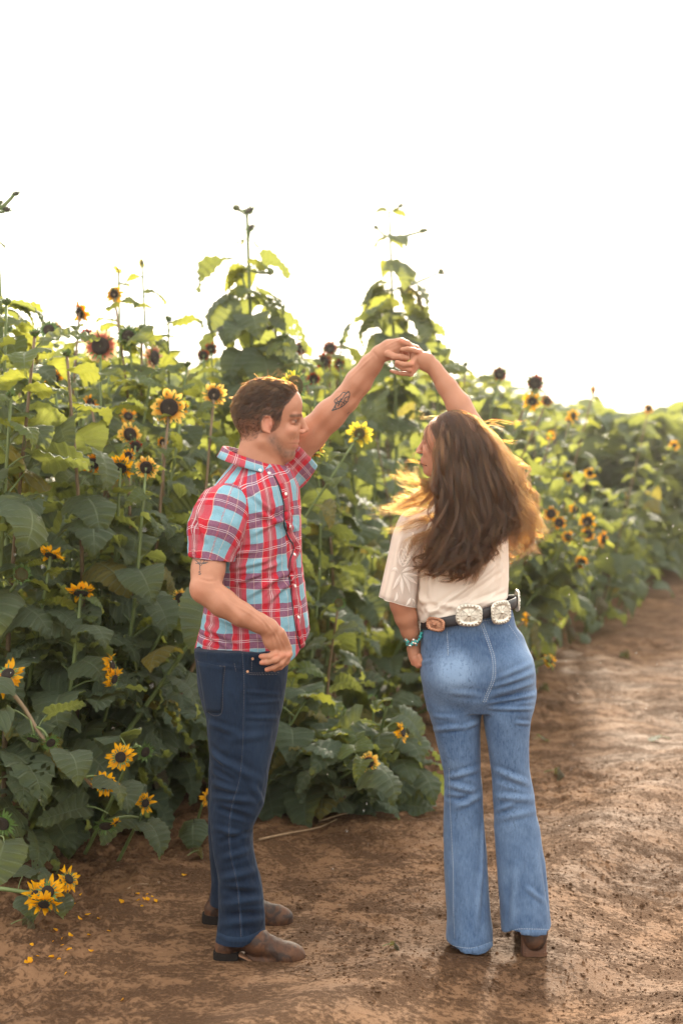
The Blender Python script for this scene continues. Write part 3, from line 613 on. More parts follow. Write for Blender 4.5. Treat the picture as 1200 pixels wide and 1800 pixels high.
stalk([(-50, 1190, 4.95), (0, 1200, 4.75), (40, 1240, 4.65), (78, 1300, 4.6), (130, 1345, 4.62), (165, 1385, 4.66)], [(14, 1184, 4.7, 'gold', 25, -10, 45, 2.4), (2, 1205, 4.72, 'gold', 20, 0, -30, 2.4), (58, 1300, 4.6, 'spent', 14, -20, -55, 1), (90, 1306, 4.58, 'spent', 11, 30, -20, 1), (184, 1378, 4.62, 'gold', 20, 0, 0, 2.4)],
      [(52, 1265, 4.62, R_(200), .1, .17), (66, 1285, 4.62, R_(30), .5, .13), (110, 1330, 4.62, R_(-60), .0, .15), (20, 1215, 4.7, R_(-120), .2, .16), (150, 1370, 4.64, R_(-20), -.2, .14)], 'arching reddish stalk with blooms at both ends and spent heads between', .0078, 3)
stalk([(150, 1500, 5.2), (190, 1420, 5.05), (225, 1340, 4.9), (240, 1308, 4.85)], [(212, 1331, 4.72, 'gold', 22, -5, 20, 2.6), (256, 1322, 4.8, 'spent', 12, 40, -10, 1)], [(205, 1390, 4.95, R_(-70), .1, .17), (230, 1330, 4.85, R_(120), .3, .18), (190, 1430, 5.0, R_(200), 0, .18)], 'leaning stalk with one golden bloom and a green spent head side by side', .0075, 4)
stalk([(205, 1520, 5.3), (230, 1470, 5.15), (250, 1430, 5.0)], [(256, 1412, 4.95, 'gold', 16, 35, 0, 2.5), (186, 1452, 4.85, 'spent', 15, 10, -40, 1), (205, 1446, 4.83, 'gold', 9, 60, -40, 2.6)], [(235, 1460, 5.1, R_(-40), .1, .16), (240, 1450, 5.1, R_(-120), .2, .16)], 'short stalk with a small golden bloom and a torn spent head, low at the left', .007, 6)
stalk([(160, 1330, 5.3), (185, 1260, 5.2), (195, 1200, 5.1)], [(198, 1170, 4.95, 'gold', 21, 75, 10, 2.5), (202, 1194, 4.92, 'gold', 18, 60, -10, 2.5)], [(190, 1240, 5.15, R_(-90), .2, .2), (188, 1220, 5.15, R_(180), .3, .2)], 'stalk with two golden blooms one above the other, both turned to the right', .0075, 8)
stalk([(-40, 1420, 4.9), (-10, 1440, 4.75), (2, 1450, 4.65)], [(4, 1448, 4.6, 'spent', 17, -10, -15, 1)], [(0, 1470, 4.6, R_(-80), -.3, .2)], 'reddish spent head with green bracts cut by the left picture edge', .008, 9)
stalk([(-30, 1080, 5.0), (10, 1050, 4.9), (30, 1025, 4.85)], [(38, 1010, 4.82, 'bud', 17, 30, 20, 1)], [(10, 1040, 4.9, R_(-120), .3, .2), (25, 1030, 4.9, R_(100), .4, .16)], 'large closed green bud among light leaves on the left', .008, 10)
stalk([(330, 1500, 5.7), (345, 1450, 5.6), (356, 1412, 5.5)], [(366, 1402, 5.45, 'gold', 14, 60, 0, 2.5)], [(345, 1450, 5.6, R_(-90), 0, .15)], 'small golden bloom half hidden behind the man\'s knees', .007, 12)

# --- two stalks that tower over the field
def tower(px, pyb, py, d, label, leaves, heads, seed):
    r = np.random.default_rng(seed); top = W(px, py, d); base = W(px+8, 1100, d); base[2] = 0; base[0] = min(base[0], float(hedge_x(d))-.2); root = empty('sunflower_plant', base); org = Vector(base); P_ = spline([base, (base+top)/2+np.array((.03, 0, 0)), top], 20); g = Geo(); g.tube(P_-base, np.linspace(.017, .0085, 20), 6); mobj('stem', g.build('stem', [M_STEM]), root, (0, 0, 0), (1, 0, 0, 0), 1.0)
    for ly, az, pt, sz, yv in leaves:
        z = W(px, ly, d)[2]; k = np.argmin(abs(P_[:, 2]-z)); add_leaf(root, org, P_[k], R_(az), pt-.25, sz*.85*d/7.3, r, YLEAVES if yv else None)
        if ly > 425: add_leaf(root, org, P_[max(k-1, 0)], R_(az+150+r.normal(0, 40)), r.uniform(-.6, .2), sz*r.uniform(.45, .8), r, YLEAVES if yv else LEAVES[1:6])
    for ly in np.arange(455 if seed != 73 else 540, 760, 13):
        z = W(px, ly, d)[2]; k = np.argmin(abs(P_[:, 2]-z)); add_leaf(root, org, P_[k], r.uniform(0, 6.28), r.uniform(-.5, .35), r.uniform(.15, .27)*(d/7.3)*min(1, .55+(ly-440)/260), r, YLEAVES if r.random() < .65 else LEAVES[1:7])
    for hx, hy, k, s_ in heads:
        p = W(hx, hy, d); kk = np.argmin(abs(P_[:, 2]-p[2]+.05)); g = Geo(); g.tube(spline([P_[kk]-base, (P_[kk]+p)/2-base+(0, 0, -.01), p-base], 5), .006, 5); mobj('branch', g.build('branch', [M_STEM]), root, (0, 0, 0), (1, 0, 0, 0), 1.0); add_head(root, org, p, k, s_*d/FOC, (r.normal(0, .5), -.5, .6), 2.3, .2, None, r)
    tag(root, label, 'sunflower')
tower(434, 1000, 372, 7.3, 'tall sunflower stalk rising over the man\'s head, small brownish heads at its tip', [(400, 180, -.3, .08, 1), (398, 0, -.2, .09, 1), (410, 20, -.2, .10, 1), (412, 200, .2, .07, 1), (465, 175, .3, .30, 0), (490, 20, .5, .22, 0), (500, 190, -.1, .26, 0), (520, 330, .1, .22, 0), (545, 200, -.1, .30, 0), (560, 10, .2, .30, 0), (575, 250, .1, .25, 0), (600, 170, .0, .32, 0), (610, 300, -.2, .30, 0), (640, 20, .1, .32, 0), (660, 240, .0, .3, 0), (600, 90, .1, .28, 0), (680, 340, .0, .3, 0), (700, 200, .0, .3, 0)],
      [(437, 370, 'spent', 11), (415, 366, 'bud', 8), (440, 400, 'spent', 9), (425, 485, 'bud', 5), (475, 480, 'bud', 7)], 71)
tower(684, 1000, 372, 8.7, 'tall sunflower stalk behind the joined hands, thin side shoots near its tip', [(372, 10, .2, .10, 1), (385, 200, .3, .09, 1), (410, 160, .1, .10, 1), (415, 300, -.1, .14, 0), (432, 20, -.2, .10, 1), (436, 190, -.1, .12, 1), (458, 30, .0, .08, 1), (490, 340, .1, .20, 0), (500, 185, .0, .20, 1), (515, 190, .2, .17, 0), (520, 350, .1, .28, 0), (535, 20, .2, .26, 0), (548, 200, .0, .28, 0), (560, 320, -.3, .12, 1), (580, 190, .0, .24, 0), (590, 300, .0, .26, 0), (600, 30, .1, .32, 0), (640, 200, .0, .3, 0), (660, 340, .1, .3, 0), (690, 100, 0, .3, 0), (700, 240, 0, .3, 0)],
      [(704, 362, 'bud', 6), (742, 406, 'bud', 7), (775, 478, 'bud', 8), (748, 405, 'bud', 5), (660, 400, 'bud', 6), (702, 415, 'bud', 4)], 72)
tower(-6, 700, 370, 5.6, 'bare stalk tip with two dark dried heads at the upper left picture edge', [(405, 340, .3, .07, 1), (520, 20, .3, .2, 0), (560, 340, .2, .25, 0), (600, 20, .1, .25, 0), (640, 350, 0, .28, 0)], [(28, 340, 'spent', 7), (12, 368, 'spent', 8), (2, 356, 'bud', 5)], 73)

# --- tall leafy plants that stand out against the sky at the left
for px, py, d, lab in [(12, 530, 5.3, 'tall leafy sunflower at the left edge, its top leaves bright against the sky'), (62, 585, 5.0, 'leafy sunflower with glossy hanging leaves, second from the left edge'), (118, 620, 5.3, 'leafy sunflower with pale lit leaves under the spent head'), (250, 575, 6.6, 'leafy sunflower with ragged top leaves against the sky, above the largest pale bloom'),
                       (296, 560, 6.9, 'slim sunflower with small lit leaves and a tiny bud, left of the tall stalk'), (330, 640, 6.6, 'leafy sunflower with broad lit leaves between the largest bloom and the man'), (190, 640, 6.3, 'leafy sunflower with lit leaves right under the rosy bloom'), (20, 690, 4.9, 'leafy branching sunflower with large glossy leaves by the left edge'),
                       (500, 590, 7.2, 'leafy sunflower with broad lit leaves above the man\'s forehead'), (600, 600, 7.9, 'leafy sunflower with lit leaves behind the man\'s raised wrist'), (770, 600, 8.6, 'leafy sunflower with large lit leaves right of the joined hands'), (818, 640, 8.8, 'leafy sunflower with heart-shaped lit leaves above the woman\'s head')]:
    top = W(px, py, d); bx = min(top[0]+rnd.normal(0, .08), float(hedge_x(d+.15))-.08); made.append((bx, d+.15))
    p = make_plant((bx, d+.15, gz(bx, d+.15)-.01), top, rnd, 30, (.15, .27), .012, (), dict(kind='bud', size=.022, face=(rnd.normal(0, .5), -.3, .7)), topleaf=.8, low=.15, dead=0); tag(p, lab, 'sunflower')

# --- plants that fill the front rows: leaves mostly, a bud or a bloom here and there
def top_py(x, y):
    px = 600+FOC*x/y; return px
count = 0
spots = []
y = 4.75; row = 0
cand = []
for row in range(6):
    y = 4.45
    while y < 15.5:
        st = .34+.035*max(0, y-7)
        off = .16+row*(.40+.02*y); x = hedge_x(y)-off*1.12+rnd.normal(0, .08); yy = y+off*.35+rnd.normal(0, .08)
        px = 600+FOC*x/yy
        if -170 < px < 1260: cand.append((x, yy, row))
        y += st*rnd.uniform(.85, 1.15)
for x, yy, row in cand:
    px = 600+FOC*x/yy
    if any((x-a)**2+(yy-b)**2 < .02 for a, b in made): continue
    # height of the crop seen along the field: tallest at the left, a dip right of the woman
    tpy = np.interp(px, [-100, 60, 140, 260, 330, 380, 470, 600, 760, 830, 900, 1000, 1080, 1110, 1150, 1260], [500, 545, 575, 575, 610, 620, 560, 590, 590, 625, 655, 685, 700, 725, 700, 690])
    H = (CAM_H+(800-tpy)*yy/FOC)*rnd.uniform(.80, 1.0)-(.25 if row == 0 else .0)-(.10 if row == 1 else 0); H = min(max(H, 1.2), 2.55)
    if row == 0: H *= rnd.uniform(.55, .9)
    kinds = rnd.choice(['bud', 'spent', 'none', 'red', 'gold', 'orange'], p=[.34, .17, .30, .07, .07, .05])
    head = None if kinds == 'none' else dict(kind=str(kinds), size=rnd.uniform(.020, .034) if kinds in ('bud', 'spent') else rnd.uniform(.035, .05), face=(rnd.normal(0, .5), rnd.normal(-.3, .5), .6), ratio=2.0)
    base = (x, yy, gz(x, yy)-.01); top = (x+rnd.normal(0, .10), yy+rnd.normal(-.05, .10), H)
    p = make_plant(base, top, rnd, int(rnd.integers(20, 27)) if yy < 9 else int(rnd.integers(13, 18)), (.11, .33 if yy < 6.5 else .28), .012, (), head, low=.05, dead=.05 if row < 2 else 0, topleaf=.75)
    hd_txt = dict(bud='with a green bud', spent='with a dry brown head', none='without a flower', red='with a dark red head', gold='with a golden bloom', orange='with an orange bloom')[str(kinds)]
    row_txt = ['front row', 'second row', 'third row', 'back rows', 'back rows', 'back rows'][row]
    place = next(t for lim, t in ((0, 'at the left picture edge'), (120, 'far left of the man'), (240, 'well left of the man'), (340, 'just left of the man'), (460, 'behind the man'), (560, 'under the raised arm'), (700, 'between the couple'), (800, 'just left of the woman'), (930, 'behind the woman'), (1020, 'just right of the woman'), (1110, 'well right of the woman'), (9999, 'at the far right')) if px < lim)
    tag(p, f'leafy sunflower {hd_txt}, {row_txt}, {place}', 'sunflower', 'leafy sunflower plants packed in the field rows'); count += 1
print('filler plants', count, 'leaves', NL[0])

# --- the mass of the field behind
def far_field():
    """the crop behind the front rows: thousands of leaves, cheap ones, in one mesh"""
    r = np.random.default_rng(99); lv = []
    for me in LEAVES[:4]:
        pass
    rows, half = 5, 1; s = np.array([0, .25, .5, .8, 1.]); t = np.array([-1, 0, 1.]); S, T = np.meshgrid(s, t, indexing='ij'); yw = .46*np.sin(np.pi*s**.58)**.85*(1-.25*s); yw[0] = .1; yw[-1] = .01
    X0 = S-.3*(1-S)**2.2*np.abs(T); Y0 = T*yw[:, None]; Z0 = .35*np.abs(Y0)-1.1*S**2*.45; B = np.stack([X0, Y0, Z0], -1).reshape(-1, 3); I = np.arange(15).reshape(5, 3); BF = np.stack([I[:-1, :-1], I[1:, :-1], I[1:, 1:], I[:-1, 1:]], -1).reshape(-1, 4)
    UV = np.stack([S.ravel(), T.ravel()], 1)
    n = 90000; y = 5.5+(r.random(n)**1.5)*60; off = r.random(n)**1.3*(3+.35*y); x = hedge_x(y)-.25-off; y2 = y+off*.3
    # rows 1 to 6 are already there near the camera
    keep = ((off > 1.5+.03*y) | (y > 15)) & (np.abs(x/y2) < .30); x, y2, y = x[keep], y2[keep], y[keep]; n = len(x)
    px = 600+FOC*x/y2; tpy = np.interp(px, [-100, 60, 140, 260, 330, 380, 470, 600, 760, 830, 900, 1000, 1080, 1110, 1150, 1260], [560, 585, 620, 630, 670, 660, 625, 630, 630, 660, 685, 712, 722, 742, 722, 705])
    H = np.minimum(CAM_H+(800-tpy)*y2/FOC, 2.45)*(.92+.10*noise3(np.stack([x*2.2, y2*2.2, 0*x], 1), 4)); z = H*(1-r.random(n)**1.7*.9)
    az = r.uniform(0, 6.28, n); pt = r.uniform(-.3, .9, n); rl = r.normal(0, .5, n); sc = r.uniform(.14, .30, n)*(1+np.clip(y2-12, 0, 40)*.03)
    V = B[None]*sc[:, None, None]; c, s_ = np.cos(rl)[:, None], np.sin(rl)[:, None]; yv, zv = V[:, :, 1]*c-V[:, :, 2]*s_, V[:, :, 1]*s_+V[:, :, 2]*c; xv = V[:, :, 0]; c, s_ = np.cos(pt)[:, None], np.sin(pt)[:, None]; xv, zv = xv*c-zv*s_, xv*s_+zv*c
    c, s_ = np.cos(az)[:, None], np.sin(az)[:, None]; xv, yv = xv*c-yv*s_, xv*s_+yv*c
    V = np.stack([xv+x[:, None], yv+y2[:, None], zv+z[:, None]], -1).reshape(-1, 3); F = (BF[None]+np.arange(n)[:, None, None]*15).reshape(-1, 4)
    o = obj('sunflower_field', mesh_np('sunflower_field', V, F, [M_LEAF], True, np.tile(UV, (n, 1)))); tag(o, 'dense green crop of sunflowers filling the field behind the front rows', kind='stuff')
far_field()
def haze():  # added volume, stands in for the lens-flare veil over the plants
    g = Geo(); x, y0, y1, z0, z1 = 330, -90, 330, -1.3, 6.0; V = [(-x, y0, z0), (x, y0, z0), (x, y1, z0), (-x, y1, z0), (-x, y0, z1), (x, y0, z1), (x, y1, z1), (-x, y1, z1)]
    g.add(V, [(3, 2, 1, 0), (4, 5, 6, 7), (0, 1, 5, 4), (1, 2, 6, 5), (2, 3, 7, 6), (3, 0, 4, 7)]); m = bpy.data.materials.new('flare_veil_haze'); m.use_nodes = True; n = m.node_tree.nodes; n.clear(); v = n.new('ShaderNodeVolumePrincipled'); v.inputs['Color'].default_value = (1, .97, .90, 1); v.inputs['Density'].default_value = .0010; v.inputs['Anisotropy'].default_value = .85
    o = n.new('ShaderNodeOutputMaterial'); m.node_tree.links.new(v.outputs[0], o.inputs['Volume']); tag(obj('haze', g.build('haze', [m], False)), 'thin haze added to imitate a veil of lens flare', kind='stuff')
haze()

# --- rain, fallen petals, twigs and leaves on the track
r_ = np.random.default_rng(8); g = Geo(); prof = [(0, -1), (.7, -.72), (1, -.1), (.72, .55), (.28, 1.8), (0, 3.0)]
for i in range(420):
    d = r_.uniform(2.6, 8); px, py = r_.uniform(0, 1200), r_.uniform(560, 1600); c = W(px, py, d); r0 = r_.uniform(.0010, .0018)
    if 320 < px < 560 or 660 < px < 960: d = r_.uniform(5.2, 8); c = W(px, py, d)
    V = np.array([(c[0]+p*r0*math.cos(j*math.pi/3), c[1]+p*r0*math.sin(j*math.pi/3), c[2]+z*r0) for p, z in prof for j in range(6)]); g.add(V, [(a*6+j, a*6+(j+1) % 6, (a+1)*6+(j+1) % 6, (a+1)*6+j) for a in range(5) for j in range(6)])
M_WATER, n, l, b, o_ = mat('rain_water'); b.inputs['Base Color'].default_value = (1, 1, 1, 1); b.inputs['Roughness'].default_value = .02; b.inputs['Transmission Weight'].default_value = 1.0; b.inputs['IOR'].default_value = 1.33
tag(obj('rain', g.build('rain', [M_WATER])), 'falling raindrops lit by the low sun', kind='stuff')
fp = [(100, 1665), (112, 1670), (128, 1677), (95, 1680), (165, 1690), (118, 1695), (96, 1697), (112, 1688), (118, 1736), (217, 1777), (105, 1705), (60, 1697), (70, 1703), (145, 1655), (150, 1640), (177, 1640), (190, 1658), (218, 1612), (245, 1600), (253, 1605), (262, 1608), (270, 1602), (258, 1598), (272, 1610), (250, 1617), (143, 1605), (328, 1562), (60, 1620), (160, 1667), (130, 1618), (52, 1712), (56, 1718), (48, 1716), (275, 1606), (246, 1607)]
for px, py in fp:
    d = CAM_H*FOC/(py-800); c = W(px, py, d); z = gz(c[0], c[1]); o = bpy.data.objects.new('fallen_petal', PETM['gold'][r_.integers(4)]); COL.objects.link(o); o.location = (c[0], c[1], z+.007); o.rotation_euler = (r_.normal(0, .5), r_.normal(0, .4), r_.uniform(0, 6.28)); s_ = r_.uniform(.011, .021); o.scale = (s_, s_*1.3, s_)
    tag(o, 'small orange sunflower petal fallen on the bare earth', 'petal', 'fallen petals on the earth at the left')
def twig(pts, r0, label, m=None):
    q = []
    for px, py in pts: d = CAM_H*FOC/(py-800); c = W(px, py, d); q.append((c[0], c[1], gz(c[0], c[1])+r0+.002))
    g = Geo(); g.tube(spline(q, 14), np.linspace(r0, r0*.5, 14), 6); tag(obj('dry_stalk', g.build('dry_stalk', [m or M_TWIG])), label, 'twig')
M_TWIG = simple('dry_straw', (.26, .17, .10), .8, 0, .3, .4, 60, .001)
twig([(455, 1502), (500, 1492), (560, 1478), (592, 1469)], .005, 'long dry stalk lying on the track just right of the man\'s knees')
twig([(560, 1470), (610, 1462), (645, 1456)], .004, 'darker thin stalk lying beyond the long dry one')
twig([(752, 1485), (762, 1489), (775, 1493)], .003, 'short orange straw lying just left of the woman\'s knee')
twig([(225, 1590), (240, 1584), (262, 1580)], .003, 'small pale straw beside the heap of petals at the left')
for px, py, az, sz, pool, lab in [(745, 1338, 2.5, .15, LEAVES, 'torn green leaf lying on the earth beside the woman\'s left knee'), (938, 1302, .5, .09, LEAVES, 'small green leaf on the track behind the woman\'s right thigh'), (955, 1375, 0, .13, DLEAVES, 'pale dry leaf on the track right of the woman\'s knee'), (1176, 1312, 2.9, .12, LEAVES, 'light green leaf strip on the track at the right picture edge'), (1090, 1165, 1, .16, DLEAVES, 'pale withered leaf lying far up the track'), (965, 1225, 2, .16, DLEAVES, 'withered leaf lying at the foot of the right hedge'),
                            (330, 1538, 1.0, .11, DLEAVES, 'crumpled dry leaf on the earth behind the man\'s boots'), (672, 1694, .3, .07, DLEAVES, 'muddy scrap of leaf on the wet track between the couple'), (20, 1665, .4, .10, DLEAVES, 'crumpled brown leaf on the earth at the lower left edge')]:
    d = CAM_H*FOC/(py-800); c = W(px, py, d); o = bpy.data.objects.new('fallen_leaf', pool[0]); COL.objects.link(o); o.location = (c[0], c[1], gz(c[0], c[1])+.02); o.rotation_euler = (r_.normal(0, .15), .28, az); o.scale = (sz,)*3; tag(o, lab, 'leaf')
# ================================================================== people
def under(o, root):
    """child of a thing whose root is an empty away from the origin, vertices kept in world coordinates"""
    top = root
    while top.parent is not None: top = top.parent
    o.parent = root
    if root is top: o.matrix_parent_inverse = Matrix.Translation(-Vector(root.location))
    return o
def part(name, me, root):
    o = bpy.data.objects.new(name, me); COL.objects.link(o); return under(o, root)

def skin_mat():
    m, n, l, b, o = mat('skin')
    at = nd(n, 'ShaderNodeAttribute'); at.attribute_name = 'tint'
    tc = nd(n, 'ShaderNodeTexCoord')
    f = noise_n(n, l, tc.outputs['Object'], 35, 5, 0.6); f2 = noise_n(n, l, tc.outputs['Object'], 420, 3, 0.6)
    c = mixc(n, l, 0.6, at.outputs['Color'], mixc(n, l, f, (0.38, 0.24, 0.20), (0.70, 0.52, 0.44)), 'SOFT_LIGHT')
    c = mixc(n, l, math_n(n, l, 'MULTIPLY', f2, 0.10), c, (0.30, 0.13, 0.08))
    l.new(c, b.inputs['Base Color']); b.inputs['Roughness'].default_value = 0.50; b.inputs['Specular IOR Level'].default_value = 0.35
    b.inputs['Subsurface Weight'].default_value = 0.08; b.inputs['Subsurface Radius'].default_value = (1.0, 0.35, 0.18); b.inputs['Subsurface Scale'].default_value = 0.012
    bump(n, l, b, f2, 0.25, 0.0006)
    return m
M_SKIN = skin_mat()

def denim_mat(name, base, fade, wet=0.0, spec=.25):
    """woven blue cloth; the tint attribute holds how far it is faded (r) and how creased (g)"""
    m, n, l, b, o = mat(name)
    at = nd(n, 'ShaderNodeAttribute'); at.attribute_name = 'tint'
    sep = nd(n, 'ShaderNodeSeparateColor'); l.new(at.outputs['Color'], sep.inputs[0])
    tc = nd(n, 'ShaderNodeTexCoord'); mp = nd(n, 'ShaderNodeMapping'); mp.inputs['Scale'].default_value = (1, 1, 0.16)
    l.new(tc.outputs['Object'], mp.inputs[0])
    f1 = noise_n(n, l, mp.outputs[0], 260, 4, 0.7); f2 = noise_n(n, l, tc.outputs['Object'], 14, 5, 0.6)
    mp2 = nd(n, 'ShaderNodeMapping'); mp2.inputs['Scale'].default_value = (0.25, 0.25, 1); l.new(tc.outputs['Object'], mp2.inputs[0])
    f3 = noise_n(n, l, mp2.outputs[0], 700, 2, 0.5)
    fac = math_n(n, l, 'ADD', sep.outputs[0], math_n(n, l, 'MULTIPLY', math_n(n, l, 'SUBTRACT', f2, 0.5), 0.7))
    fac = math_n(n, l, 'ADD', fac, math_n(n, l, 'MULTIPLY', math_n(n, l, 'SUBTRACT', f1, 0.5), 0.75), clamp=True)
    c = mixc(n, l, fac, base, fade)
    c = mixc(n, l, math_n(n, l, 'MULTIPLY', f3, 0.22), c, tuple(x*0.45 for x in base))
    if wet:
        mp3 = nd(n, 'ShaderNodeMapping'); mp3.inputs['Scale'].default_value = (1, 1, 0.5); l.new(tc.outputs['Object'], mp3.inputs[0])
        g = noise_n(n, l, mp3.outputs[0], 130, 3, 0.6); reg = noise_n(n, l, tc.outputs['Object'], 4.5, 2, 0.5)
        s = ramp(n, l, g, [(0.56, 0.0), (0.64, 1.0)]); s = math_n(n, l, 'MULTIPLY', s, ramp(n, l, reg, [(0.40, 0.0), (0.60, 1.0)]))
        c = mixc(n, l, math_n(n, l, 'MULTIPLY', math_n(n, l, 'MULTIPLY', s, wet), sep.outputs[1]), c, tuple(x*0.55 for x in base))
    l.new(c, b.inputs['Base Color']); b.inputs['Roughness'].default_value = 0.85; b.inputs['Specular IOR Level'].default_value = spec
    b.inputs['Sheen Weight'].default_value = spec*.4; b.inputs['Sheen Roughness'].default_value = 0.5
    bump(n, l, b, math_n(n, l, 'ADD', f1, math_n(n, l, 'MULTIPLY', f3, 0.6)), 0.35, 0.001)
    return m

def plaid_mat():
    m, n, l, b, o = mat('plaid_cotton')
    uv = nd(n, 'ShaderNodeUVMap'); uv.uv_map = 'UVMap'
    tc = nd(n, 'ShaderNodeTexCoord'); wob = noise_n(n, l, tc.outputs['Object'], 16, 3, 0.5)
    sx = nd(n, 'ShaderNodeSeparateXYZ'); l.new(uv.outputs[0], sx.inputs[0])
    w = math_n(n, l, 'MULTIPLY', math_n(n, l, 'SUBTRACT', wob, 0.5), 0.05)
    u = math_n(n, l, 'FRACT', math_n(n, l, 'ADD', math_n(n, l, 'DIVIDE', sx.outputs[0], 0.112), w))
    v = math_n(n, l, 'FRACT', math_n(n, l, 'ADD', math_n(n, l, 'DIVIDE', sx.outputs[1], 0.092), math_n(n, l, 'MULTIPLY', w, 1.5)))
    def band(x, a, c):
        return math_n(n, l, 'MULTIPLY', math_n(n, l, 'GREATER_THAN', x, a), math_n(n, l, 'LESS_THAN', x, c))
    wu = band(u, 0.46, 1.0); wv = band(v, 0.52, 1.0)
    # within the red warp band the middle is a dusty red, its edges a strong red
    red_in = band(u, 0.62, 0.86)
    f = noise_n(n, l, tc.outputs['Object'], 300, 3, 0.7)
    blue = mixc(n, l, f, (0.13, 0.32, 0.42), (0.28, 0.50, 0.60))
    salmon = mixc(n, l, red_in, (0.48, 0.055, 0.085), (0.40, 0.10, 0.12))
    mauve = mixc(n, l, f, (0.13, 0.045, 0.10), (0.30, 0.12, 0.20))
    red = mixc(n, l, red_in, (0.50, 0.004, 0.022), (0.38, 0.035, 0.06))
    c = mixc(n, l, wv, mixc(n, l, wu, blue, salmon), mixc(n, l, wu, mauve, red))
    lines = math_n(n, l, 'MAXIMUM', math_n(n, l, 'MAXIMUM', band(u, 0.700, 0.716), band(u, 0.750, 0.766)), math_n(n, l, 'MAXIMUM', band(v, 0.73, 0.747), band(v, 0.785, 0.802)))
    c = mixc(n, l, math_n(n, l, 'MULTIPLY', lines, 0.62), c, (0.72, 0.72, 0.76))
    thin = math_n(n, l, 'MAXIMUM', math_n(n, l, 'MAXIMUM', band(u, 0.225, 0.238), band(u, 0.45, 0.464)), band(v, 0.50, 0.514))
    c = mixc(n, l, math_n(n, l, 'MULTIPLY', thin, 0.55), c, (0.75, 0.50, 0.38))
    c = mixc(n, l, math_n(n, l, 'MULTIPLY', math_n(n, l, 'SUBTRACT', f, 0.35), 0.18), c, (0.65, 0.62, 0.66))
    l.new(c, b.inputs['Base Color']); b.inputs['Roughness'].default_value = 0.8; b.inputs['Specular IOR Level'].default_value = 0.2
    tr = nd(n, 'ShaderNodeBsdfTranslucent'); l.new(c, tr.inputs[0]); mx = nd(n, 'ShaderNodeMixShader'); mx.inputs[0].default_value = 0.18
    l.new(b.outputs[0], mx.inputs[1]); l.new(tr.outputs[0], mx.inputs[2]); l.new(mx.outputs[0], o.inputs[0])
    bump(n, l, b, f, 0.3, 0.0008)
    return m

SKIN = np.array((0.385, 0.205, 0.135)); SKIN_W = np.array((0.385, 0.205, 0.132))
def bvh_of(V, F): return BVHTree.FromPolygons([tuple(v) for v in V], [tuple(f) for f in F])
CAMP = Vector((0, 0, CAM_H))
def project(bvh, pts, step=3.0, off=0.0008):
    """points on the surface under a pixel polyline of the photograph (seen from the camera), with normals"""
    P = np.array(pts, float); seg = np.linalg.norm(np.diff(P, axis=0), axis=1); n = max(3, int(seg.sum()/step))
    Q = spline(P, n) if len(P) > 2 else np.linspace(P[0], P[-1], n)
    out = []; nn = []
    for x, y in Q:
        d = Vector(W(x, y, 4.0))-CAMP; d.normalize(); h, nr, i, dist = bvh.ray_cast(CAMP, d)
        if h is None: continue
        if nr.dot(d) > 0: nr = -nr
        out.append(np.array(h)+np.array(nr)*off); nn.append(np.array(nr))
    return np.array(out), np.array(nn)
def ribbon(g, bvh, pts, width, off=0.0008, step=3.0, m=0, dash=None):
    P, N = project(bvh, pts, step, off)
    if len(P) < 3: return
    jump = np.linalg.norm(np.diff(P, axis=0), axis=1); 
    T = np.gradient(P, axis=0); S = np.cross(T, N); S /= np.linalg.norm(S, axis=1, keepdims=True)+1e-9
    w = width/2 if np.isscalar(width) else np.interp(np.linspace(0, 1, len(P)), np.linspace(0, 1, len(width)), width)[:, None]/2
    V = np.stack([P-S*w, P+N*(0.35*np.max(w)), P+S*w], 1).reshape(-1, 3); F = []
    for i in range(len(P)-1):
        if jump[i] > 0.03 or (dash and i % dash[0] >= dash[1]): continue
        a = i*3; F += [(a, a+1, a+4, a+3), (a+1, a+2, a+5, a+4)]
    if F: g.add(V, F, None, m)

# ------------------------------------------------------------------ the man
DM = 4.55
def P(px, py, d=DM): return W(px, py, d)
man = empty('person', (-0.28, 4.53, 0))
tag(man, 'man in red and blue plaid shirt, blue jeans and brown boots, arm raised', 'person')

def head_profile(v, H, side=1, scale=1.0, lat_axis=None):
    pass

def fold_field(V, folds, dmax=0.12):
    """ridges (h>0) or grooves (h<0) along world segments"""
    r = np.zeros(len(V))
    for f in folds:
        if len(f) == 4: L, w, h = [np.array(f[0]), np.array(f[1])], f[2], f[3]
        else: L, w, h = f
        L = np.asarray(L)[::max(1, len(L)//10)]; lo, hi = L.min(0)-3*w, L.max(0)+3*w; ix = np.flatnonzero(((V > lo) & (V < hi)).all(1))
        if len(ix) == 0: continue
        best = np.full(len(ix), 9.); bt = np.zeros(len(ix)); n = len(L)-1
        for i in range(n):
            d, t = seg_dist(V[ix], L[i], L[i+1]); m = d < best; best[m] = d[m]; bt[m] = (i+t[m])/n
        e = np.sin(np.pi*np.clip(bt*.92+.04, 0, 1))**.7; q = best/w; r[ix] += h*e*(np.exp(-q*q)-.45*np.exp(-((q-1.7)/.8)**2))
    return r

